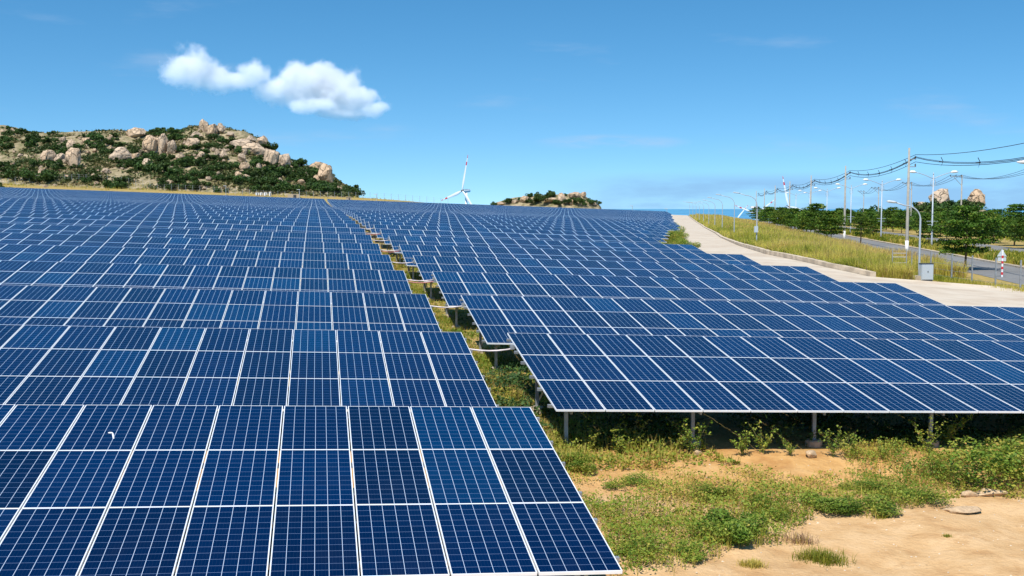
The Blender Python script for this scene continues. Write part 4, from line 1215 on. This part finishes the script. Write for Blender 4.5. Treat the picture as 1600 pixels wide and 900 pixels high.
# ------------------------------------------------------------------ grass and weeds
grg = np.random.default_rng(9)
def blades(base, h, w, rnd, name, mat, rg, lean=.35):
    n = len(base)
    an = rg.uniform(0, 6.283, n); d = np.stack([np.cos(an), np.sin(an), 0 * an], 1); p = np.stack([-np.sin(an), np.cos(an), 0 * an], 1)
    ln = rg.uniform(.05, lean, n) * h
    w = w[:, None] * .5; up = np.array([0, 0, 1.0])
    mid = base + d * (ln * .35)[:, None] + up * (h * .6)[:, None]; tip = base + d * ln[:, None] + up * (h * (1 - .25 * (ln / h) ** 2))[:, None]
    v = np.stack([base - p * w, base + p * w, mid + p * w * .85, mid - p * w * .85, tip + p * w * .15, tip - p * w * .15], 1)
    f = np.array([(0, 1, 2, 3), (3, 2, 4, 5)])[None] + 6 * np.arange(n)[:, None, None]
    return np_obj(name, v.reshape(-1, 3), f.reshape(-1, 4), M[mat], None, None, np.repeat(rnd, 2))
def bank_grass():
    n = 190000
    y = 76 * (430 / 76) ** (grg.random(n) ** 1.15)
    l = path_r(y) + .5; r = np.minimum(.163 * y + 21.0, l + 60)
    u = grg.random(n); x = l + (r - l) * u
    p = np.stack([x, y], 1)
    dn = .5 + .5 * vnoise(p * .42, 2) + .35 * vnoise(p * 1.4, 3)
    keep = grg.random(n) < np.clip(.25 + dn, 0, 1) * np.where((y < 86) & (x > 27.4), 0.0, 1)
    x, y, u, p = x[keep], y[keep], u[keep], p[keep]
    h = (1.0 + .45 * vnoise(p * .3, 7) + .35 * grg.random(len(x))) * np.where(u < .1, .75, 1.0)
    tone = .46 + .26 * vnoise(p * .16, 8) + .10 * vnoise(p * .9, 12) + .30 * (u - .35) + grg.normal(0, .12, len(x))
    tone = np.where(grg.random(len(x)) < .06 + .16 * u, grg.uniform(.8, 1, len(x)), np.clip(tone, 0, .8))
    base = np.stack([x, y, T(x, y) - .03], 1)
    tag(blades(base, np.clip(h, .35, 1.9), (.026 * (y / 80) ** .9 + .006) * grg.uniform(.6, 1.3, len(x)), tone, 'tall_grass', 'grass', grg, .95), 'tall golden green grass with purple heads on the bank beside the path', 'grass', kind='stuff')
bank_grass()
def flat_grass(name, label, n, region, hmax, tone0, wid=.05):
    x, y, z = region(n)
    p = np.stack([x, y], 1)
    keep = grg.random(len(x)) < .45 + .9 * vnoise(p * .25, 5)
    x, y, z, p = x[keep], y[keep], z[keep], p[keep]
    tone = np.clip(tone0 + .28 * vnoise(p * .22, 15) + grg.normal(0, .12, len(x)), 0, 1)
    tag(blades(np.stack([x, y, z], 1), hmax * grg.uniform(.4, 1, len(x)), wid * (y / 90) ** .8, tone, name, 'grass', grg, .7), label, 'grass', kind='stuff')
def reg_median(n):
    y = 70 * (420 / 70) ** grg.random(n); a = grg.uniform(29.8, 36.0, n); return a + .163 * y, y, np.full(n, .14)
flat_grass('median_grass', 'short green grass and low plants on the road median', 26000, reg_median, .75, .16, .10)
def reg_far(n):
    y = 105 * (420 / 105) ** grg.random(n); a = grg.uniform(50, 90, n); return a + .163 * y, y, np.zeros(n)
flat_grass('verge_grass', 'green grass on the sandy ground before the far thicket', 16000, reg_far, .6, .18, .13)
def reg_fence(n):
    y = grg.uniform(69, 86, n); x = np.interp(y, [69, 75.6, 81, 86], [34.2, 32.6, 31.6, 30.8]) + grg.normal(0, .7, n); return x, y, T(x, y)
flat_grass('fence_grass', 'low green grass along the foot of the wire fence', 9000, reg_fence, .45, .22, .03)

def proj(x, y, z):
    zf = y * cp - (z - CZ) * sp; yu = (z - CZ) * cp + y * sp
    return 800 + FPX * x / zf, 450 - FPX * yu / zf
def inpoly(px, py, poly):
    c = np.zeros(len(px), bool); j = len(poly) - 1
    for i in range(len(poly)):
        xi, yi = poly[i]; xj, yj = poly[j]
        c ^= ((yi > py) != (yj > py)) & (px < (xj - xi) * (py - yi) / (yj - yi + 1e-9) + xi); j = i
    return c
WEEDS = [(850, 640), (905, 712), (960, 716), (1080, 722), (1300, 728), (1330, 705), (1600, 690), (2000, 690), (2000, 775), (1600, 768), (1500, 775), (1480, 790), (1390, 800), (1330, 808), (1250, 815), (1222, 845), (1135, 852), (1105, 888), (1000, 896), (960, 905), (905, 790), (850, 690)]
def weed_field(n, seed):
    rg = np.random.default_rng(seed)
    x = rg.uniform(-.5, 19, n); y = rg.uniform(14.6, 26.5, n)
    z = G(x, y)
    px, py = proj(x, y, z)
    p = np.stack([x, y], 1)
    k = inpoly(px + 26 * vnoise(p * 1.1, 21) + rg.normal(0, 5, n), py + 16 * vnoise(p * 1.3, 22) + rg.normal(0, 3, n), WEEDS)
    d = .5 + .55 * vnoise(p * .85, 31) + .5 * vnoise(p * 2.2, 32)
    d = np.where(py < 765, d - .05, d + .16)
    d = d + .45 * np.exp(-((px - 1400) / 110) ** 2 - ((py - 752) / 34) ** 2) + .4 * np.exp(-((px - 1020) / 110) ** 2 - ((py - 845) / 40) ** 2)
    d = d - 1.1 * np.exp(-((px - 955) / 45) ** 2 - ((py - 775) / 18) ** 2) - 1.3 * np.exp(-((px - 1210) / 95) ** 2 - ((py - 728) / 11) ** 2)
    k &= rg.random(n) < np.clip(d - .02, 0, 1)
    # greener low down and in the patch right of the middle, drier towards the tables
    tone = .70 - .36 * sstep(760, 860, py) - .38 * np.exp(-((px - 1400) / 120) ** 2 - ((py - 750) / 40) ** 2) + .22 * vnoise(p * .7, 35) + rg.normal(0, .15, n)
    hv = np.clip(.10 + .22 * vnoise(p * .9, 41) + .14 * vnoise(p * 2.6, 42) + .12 * sstep(740, 830, py), .02, .5)
    return x[k], y[k], z[k], np.clip(tone[k], 0, 1), hv[k], rg
def ground_cover():
    x, y, z, tone, hv, rg = weed_field(230000, 51)
    n = len(x)
    c = np.stack([x, y, z + hv * rg.uniform(0, 1, n) ** .6], 1)
    v, f = leaf_quads(c, rg.uniform(.018, .044, n), rg, .7, 1.5)
    tag(np_obj('ground_cover', v, f, M['leaf_weed'], None, None, tone), 'low leafy weeds, green and yellowing, covering the soil before the tables', 'ground cover', kind='stuff')
    x, y, z, tone, hv, rg = weed_field(75000, 52)
    base = np.stack([x, y, z - .01], 1)
    tag(blades(base, hv * .5 + rg.uniform(.03, .14, len(x)), np.full(len(x), .008), np.clip(tone * .75, 0, 1), 'weed_grass', 'grass', rg, .9), 'thin green and straw coloured grass among the low weeds', 'grass', kind='stuff')
ground_cover()
def strip_cover():
    rg = np.random.default_rng(61)
    n = 190000
    t = -7 + 16 * ((1 + 190 / 16.0) ** rg.random(n) - 1)
    s_ = np.where(rg.random(n) < .72, rg.uniform(-.35, 1.45, n), rg.uniform(1.2, 4.5, n))
    x, y = xy(s_, t); p = np.stack([x, y], 1)
    k = rg.random(n) < np.clip(.55 + .55 * vnoise(p * .8, 71) + .5 * vnoise(p * 2.1, 72), 0, 1)
    k &= ~((s_ > 1.2) & (t > 50))
    k |= (t < -5) & (s_ > .3) & (rg.random(n) < .2)
    x, y, s_, t, p = x[k], y[k], s_[k], t[k], p[k]; n = len(x)
    hv = np.clip(.10 + .20 * vnoise(p * 1.1, 73) + .1 * vnoise(p * 3, 74), .02, .45)
    far = np.maximum(1, (t + 20) / 45)
    c = np.stack([x, y, G(x, y) + hv * rg.random(n) ** .6], 1)
    v, f = leaf_quads(c, rg.uniform(.03, .07, n) * far, rg, .7, 1.6)
    tone = np.clip(.48 + .35 * vnoise(p * .6, 75) + rg.normal(0, .16, n), 0, 1)
    tag(np_obj('ground_cover', v, f, M['leaf_weed'], None, None, tone), 'yellow green weeds filling the strip between the two panel fields', 'ground cover', kind='stuff')
    k = rg.random(n) < .35
    tag(blades(np.stack([x, y, G(x, y) - .01], 1)[k], (hv[k] + .12), .012 * far[k], np.clip(tone[k], 0, 1), 'strip_grass', 'grass', rg, .7), 'thin grass in the strip between the two panel fields', 'grass', kind='stuff')
strip_cover()
def under_cover():  # weeds given darker leaves than those outside, deepening the shade below the table
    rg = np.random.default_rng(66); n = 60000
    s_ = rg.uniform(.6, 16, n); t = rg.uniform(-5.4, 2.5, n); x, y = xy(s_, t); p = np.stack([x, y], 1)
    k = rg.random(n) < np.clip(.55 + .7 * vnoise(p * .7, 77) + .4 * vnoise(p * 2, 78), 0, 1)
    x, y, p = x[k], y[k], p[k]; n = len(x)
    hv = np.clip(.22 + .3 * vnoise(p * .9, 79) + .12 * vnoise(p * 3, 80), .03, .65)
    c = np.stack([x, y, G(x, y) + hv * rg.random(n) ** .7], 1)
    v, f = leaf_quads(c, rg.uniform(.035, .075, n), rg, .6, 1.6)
    tag(np_obj('ground_cover', v, f, M['leaf_hill'], None, None, np.clip(.4 + rg.normal(0, .2, n), 0, 1)), 'weeds under the nearest right hand table, leaves coloured dark to deepen its shade', 'ground cover', kind='stuff')
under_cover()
def sprig_mesh(seed, H=.75, nst=6):
    """a straggling weed: arching stems with small leaves all along"""
    rg = np.random.default_rng(seed)
    mb = MB(); pts = []
    for k in range(nst):
        an = rg.uniform(0, 6.283); ln = H * rg.uniform(.55, 1.05); lean = rg.uniform(.15, .75)
        q = np.linspace(0, 1, 7)
        p = np.column_stack([math.cos(an) * lean * ln * q ** 1.4, math.sin(an) * lean * ln * q ** 1.4, ln * (q - .18 * lean * q ** 2)])
        p[:, :2] += rg.normal(0, .008, (7, 2)) * q[:, None]
        mb.tube(p, np.linspace(.007, .002, 7), 4, cap=False)
        for w_ in np.linspace(.15, 1, 17):
            c = np.array([np.interp(w_, q, p[:, i]) for i in range(3)])
            for _ in range(2): pts.append(c + rg.normal(0, .022 + .02 * (1 - w_), 3))
            if rg.random() < .3:
                e_ = c + np.array([*rg.normal(0, .07, 2), .06])
                mb.tube([c, e_], .002, 3, cap=False)
                for _ in range(5): pts.append(e_ + rg.normal(0, .03, 3))
    pts = np.array(pts); pts[:, 2] = np.maximum(pts[:, 2], .01)
    v, f = leaf_quads(pts, rg.uniform(.022, .05, len(pts)), rg, .6, 1.6)
    ml_ = bpy.data.meshes.new('foliage'); fill_mesh(ml_, v, f, None, np.clip(.55 + .2 * vnoise(pts * 3, seed) + rg.normal(0, .18, len(pts)), 0, 1)); ml_.materials.append(M['leaf_weed'])
    return mb.mesh('stems', M['twig']), ml_
SPR = [sprig_mesh(500 + k) for k in range(5)]
SPRIG = [(893, 688, .75, 'yellow green weed at the left corner post of the right table'), (925, 700, .8, 'short bushy weed between the corner post and the tall pair'), (968, 706, 1.0, 'taller arching weed left of the second shaded post'), (988, 700, 1.15, 'tall feathery weed under the table edge, left of the second shaded post'),
         (1060, 703, .85, 'leaning weed just left of the second shaded post'), (1085, 705, 1.2, 'tallest single weed standing at the second shaded post'), (1030, 710, .6, 'low weed between two taller ones in front of the dark underside'), (1160, 706, .95, 'spreading weed between the second and third shaded posts'),
         (1192, 702, 1.0, 'arching weed halfway between the second and third shaded posts'), (1235, 706, .6, 'small weed left of the brown footing'), (1300, 708, .95, 'weed with long arching stems at the third shaded post'), (1332, 711, .85, 'weed just right of the third shaded post'),
         (1380, 712, .7, 'low weed on the bank right of the third shaded post'), (1448, 700, 1.1, 'weed sprouting left of the big pale bush'), (1480, 690, 1.2, 'tall weed rising from the left edge of the big pale bush'), (1405, 706, .6, 'tiny weed on the bank left of the big pale bush')]
def sprig(P, k, sc, label, group):
    e = empty('weed_plant', tuple(P), k * 1.9); e.scale = (sc, sc, sc); tag(e, label, 'weed', group)
    link(bpy.data.objects.new('stems', SPR[k % 5][0]), e); link(bpy.data.objects.new('foliage', SPR[k % 5][1]), e)
for k, (px, py, sc, lab) in enumerate(SPRIG): sprig(at(px, py + 6, G), k, sc * .86, lab, 'tall weeds along the front table edge')
NB = [shrub_mesh(600, 5200, .040, .8, 'bush', 'leaf_bush'), shrub_mesh(601, 5200, .046, .8, 'bush', 'leaf_bush'), shrub_mesh(602, 6500, .030, .8, 'bush', 'leaf_bush')]
PB = [shrub_mesh(610, 3600, .030, .8, 'bush', 'leaf_weed'), shrub_mesh(611, 3200, .028, .8, 'bush', 'leaf_weed')]
for k, (px, py, w, hs_, ms, lab) in enumerate([
    (1140, 838, 1.0, .85, NB, 'rounded dark green leafy bush at the edge of the sand'), (1205, 800, .9, .7, PB, 'low dark green bush right above the sand edge'), (1325, 800, 1.2, .5, NB, 'spreading grey green bush, lower right of the weeds'),
    (1000, 872, 1.0, .5, PB, 'dense small leaved mat of green beside the nearest panel corner'), (1070, 866, .8, .45, PB, 'low green clump left of the rounded leafy bush'), (1425, 784, 1.2, .42, PB, 'bright green low bush in the middle right of the weeds'), (1360, 765, 1.0, .4, PB, 'green clump behind the spreading grey green bush'),
    (1530, 752, 2.1, .75, PB, 'big pale green bush at the right edge before the tables'), (1605, 748, 1.9, .8, PB, 'pale green bush cut by the right picture edge'), (1480, 745, 1.0, .7, PB, 'small pale bush at the left foot of the big pale one'),
    (1100, 780, 1.0, .5, PB, 'yellowing low bush in the middle of the weeds'), (1000, 760, .9, .5, PB, 'yellow green clump near the upper left of the weeds'), (905, 735, .8, .7, PB, 'yellow weed clump beside the nearest table edge')]):
    shrub(at(px, py, G), w, lab, 'low bushes in the foreground', k, 'bush', ms, 'bush', hs_)
# bushes at the ragged right end of the far rows
rrg = np.random.default_rng(83)
for k in range(26):
    t = 58 + k * 6.5 + rrg.uniform(-3, 3)
    i_ = t / PITCHROW + 2
    send = 21.5 if i_ < 9 else 26.0 + 3.1 * (i_ - 10)
    s_ = send + rrg.uniform(1.5, 5.5) * (1 if i_ > 9 else .8)
    x, y = xy(s_, t)
    if x > path_l(y) - .6: x = path_l(y) - rrg.uniform(.8, 2.2)
    shrub((x, y, float(T(x, y))), rrg.uniform(1.8, 3.4), 'olive green weedy bush between the row ends and the pale path', 'bushes at the right row ends', k, 'bush', PB, 'bush', rrg.uniform(.5, .85))
# rocks, pebbles and odd weeds on the sand
for k, (px, py, w, dims, lab) in enumerate([(1545, 774, .62, (1, .6, .34), 'flat cut sandstone block on the sand at the right'), (1515, 776, .34, (1, .6, .5), 'small pale rock leaning on the flat sandstone block'), (1500, 800, .75, (1, .55, .16), 'thin crusty slab half buried in the sand'), (1090, 711, .2, (1, .8, .8), 'brown stone at the second shaded post'), (1268, 714, .3, (1, .8, .7), 'brown stone in the shade by the third post')]):
    P = at(px, py, G); me_ = rock_mesh(700 + k, 13, 3, (1, 1, 1), .16); me_.materials[0] = M['sandstone']; o = link(bpy.data.objects.new('rock', me_)); o.scale = np.array(dims) * w * .5 * 1.1; o.location = (P[0], P[1], P[2] + .2 * dims[2] * w); o.rotation_euler = (0, 0, .2 * k)
    tag(o, lab, 'rock')
def tuft(px, py, n, h, sp_, label, tone):
    rg = np.random.default_rng(int(px)); P = at(px, py, G)
    x = P[0] + rg.normal(0, sp_, n); y = P[1] + rg.normal(0, sp_ * .7, n)
    tag(blades(np.stack([x, y, G(x, y) - .01], 1), h * rg.uniform(.4, 1, n), np.full(n, .008), np.clip(tone + rg.normal(0, .12, n), 0, 1), 'grass_tuft', 'grass', rg, 1.1), label, 'grass tuft', 'tufts on the sand')
tuft(1283, 876, 700, .22, .17, 'spiky green grass tuft alone on the bare sand', .12)
tuft(1250, 848, 240, .22, .12, 'dry wispy tuft above the spiky green one', .95)
tuft(1380, 810, 140, .09, .05, 'tiny green tuft on the sand below the grey green bush', .15)
tuft(1175, 885, 500, .13, .08, 'dark straggly tuft on the sand left of the spiky one', .5)
tuft(1480, 838, 120, .05, .03, 'smallest green tuft in the middle of the bare sand', .15)
def pebbles():
    rg = np.random.default_rng(91); n = 900
    x = rg.uniform(.5, 16, n); y = rg.uniform(14.7, 22, n); r_ = rg.uniform(.006, .022, n)
    b = np.array([(1, 0, 0), (0, 1, 0), (-1, 0, 0), (0, -1, 0), (0, 0, .7), (0, 0, -.5)], float)
    v = b[None] * r_[:, None, None] * rg.uniform(.7, 1.4, (n, 1, 3)) + np.stack([x, y, G(x, y)], 1)[:, None]
    fb = np.array([(0, 1, 4), (1, 2, 4), (2, 3, 4), (3, 0, 4), (1, 0, 5), (2, 1, 5), (3, 2, 5), (0, 3, 5)])
    tag(np_obj('pebbles', v.reshape(-1, 3), (fb[None] + 6 * np.arange(n)[:, None, None]).reshape(-1, 3), M['kerb']), 'small pebbles and crumbs on the sand', 'pebbles', kind='stuff')
pebbles()
def hill_scrub():
    """the low dry scrub that roughens the whole hillside"""
    rg = np.random.default_rng(95); n = 34000
    u = rg.uniform(-30, 556, n); y = rg.uniform(426, 560, n); x = (u - 800) / FPX * y
    p = np.stack([x, y], 1)
    k = rg.random(n) < np.clip(.40 + .9 * vnoise(p * .09, 5) + .5 * vnoise(p * .3, 6), 0, 1)
    x, y, p = x[k], y[k], p[k]; z = H1(x, y); n = len(x)
    ok = z > T(x, y) + .1; x, y, z, p = x[ok], y[ok], z[ok], p[ok]; n = len(x)
    m = 4
    c = np.repeat(np.stack([x, y, z], 1), m, 0) + rg.normal(size=(n * m, 3)) * (.55, .55, .3) + (0, 0, .35)
    v, f = leaf_quads(c, rg.uniform(.4, .95, n * m), rg, .5)
    tag(np_obj('scrub', v, f, M['scrub'], None, None, np.repeat(np.clip(.5 + .5 * vnoise(p * .12, 9) + rg.normal(0, .2, n), 0, 1), m)), 'low olive and straw scrub over the big hillside', 'scrub', kind='stuff')
M['scrub'] = mat_leaf('dry_scrub', [(0, (.04, .065, .016)), (.35, (.085, .11, .03)), (.65, (.20, .17, .07)), (1, (.36, .28, .16))])
hill_scrub()
def strip_tufts():
    rg = np.random.default_rng(97); n = 9000
    u = rg.uniform(-40, 720, n); y = rg.uniform(398, 432, n); x = (u - 800) / FPX * y; p = np.stack([x, y], 1)
    k = rg.random(n) < np.clip(.1 + 1.1 * vnoise(p * .1, 15) + .4 * vnoise(p * .4, 16), 0, 1); x, y, p = x[k], y[k], p[k]
    z = np.maximum(T(x, y), H1(x, y))
    tag(blades(np.stack([x, y, z], 1), rg.uniform(.3, .9, len(x)), rg.uniform(.1, .22, len(x)), np.clip(.45 + .3 * vnoise(p * .2, 3) + rg.normal(0, .15, len(x)), 0, 1), 'dry_grass', 'grass', rg, .9), 'dry grass on the sandy strip between the far panels and the hill', 'grass', kind='stuff')
strip_tufts()
#NEXT
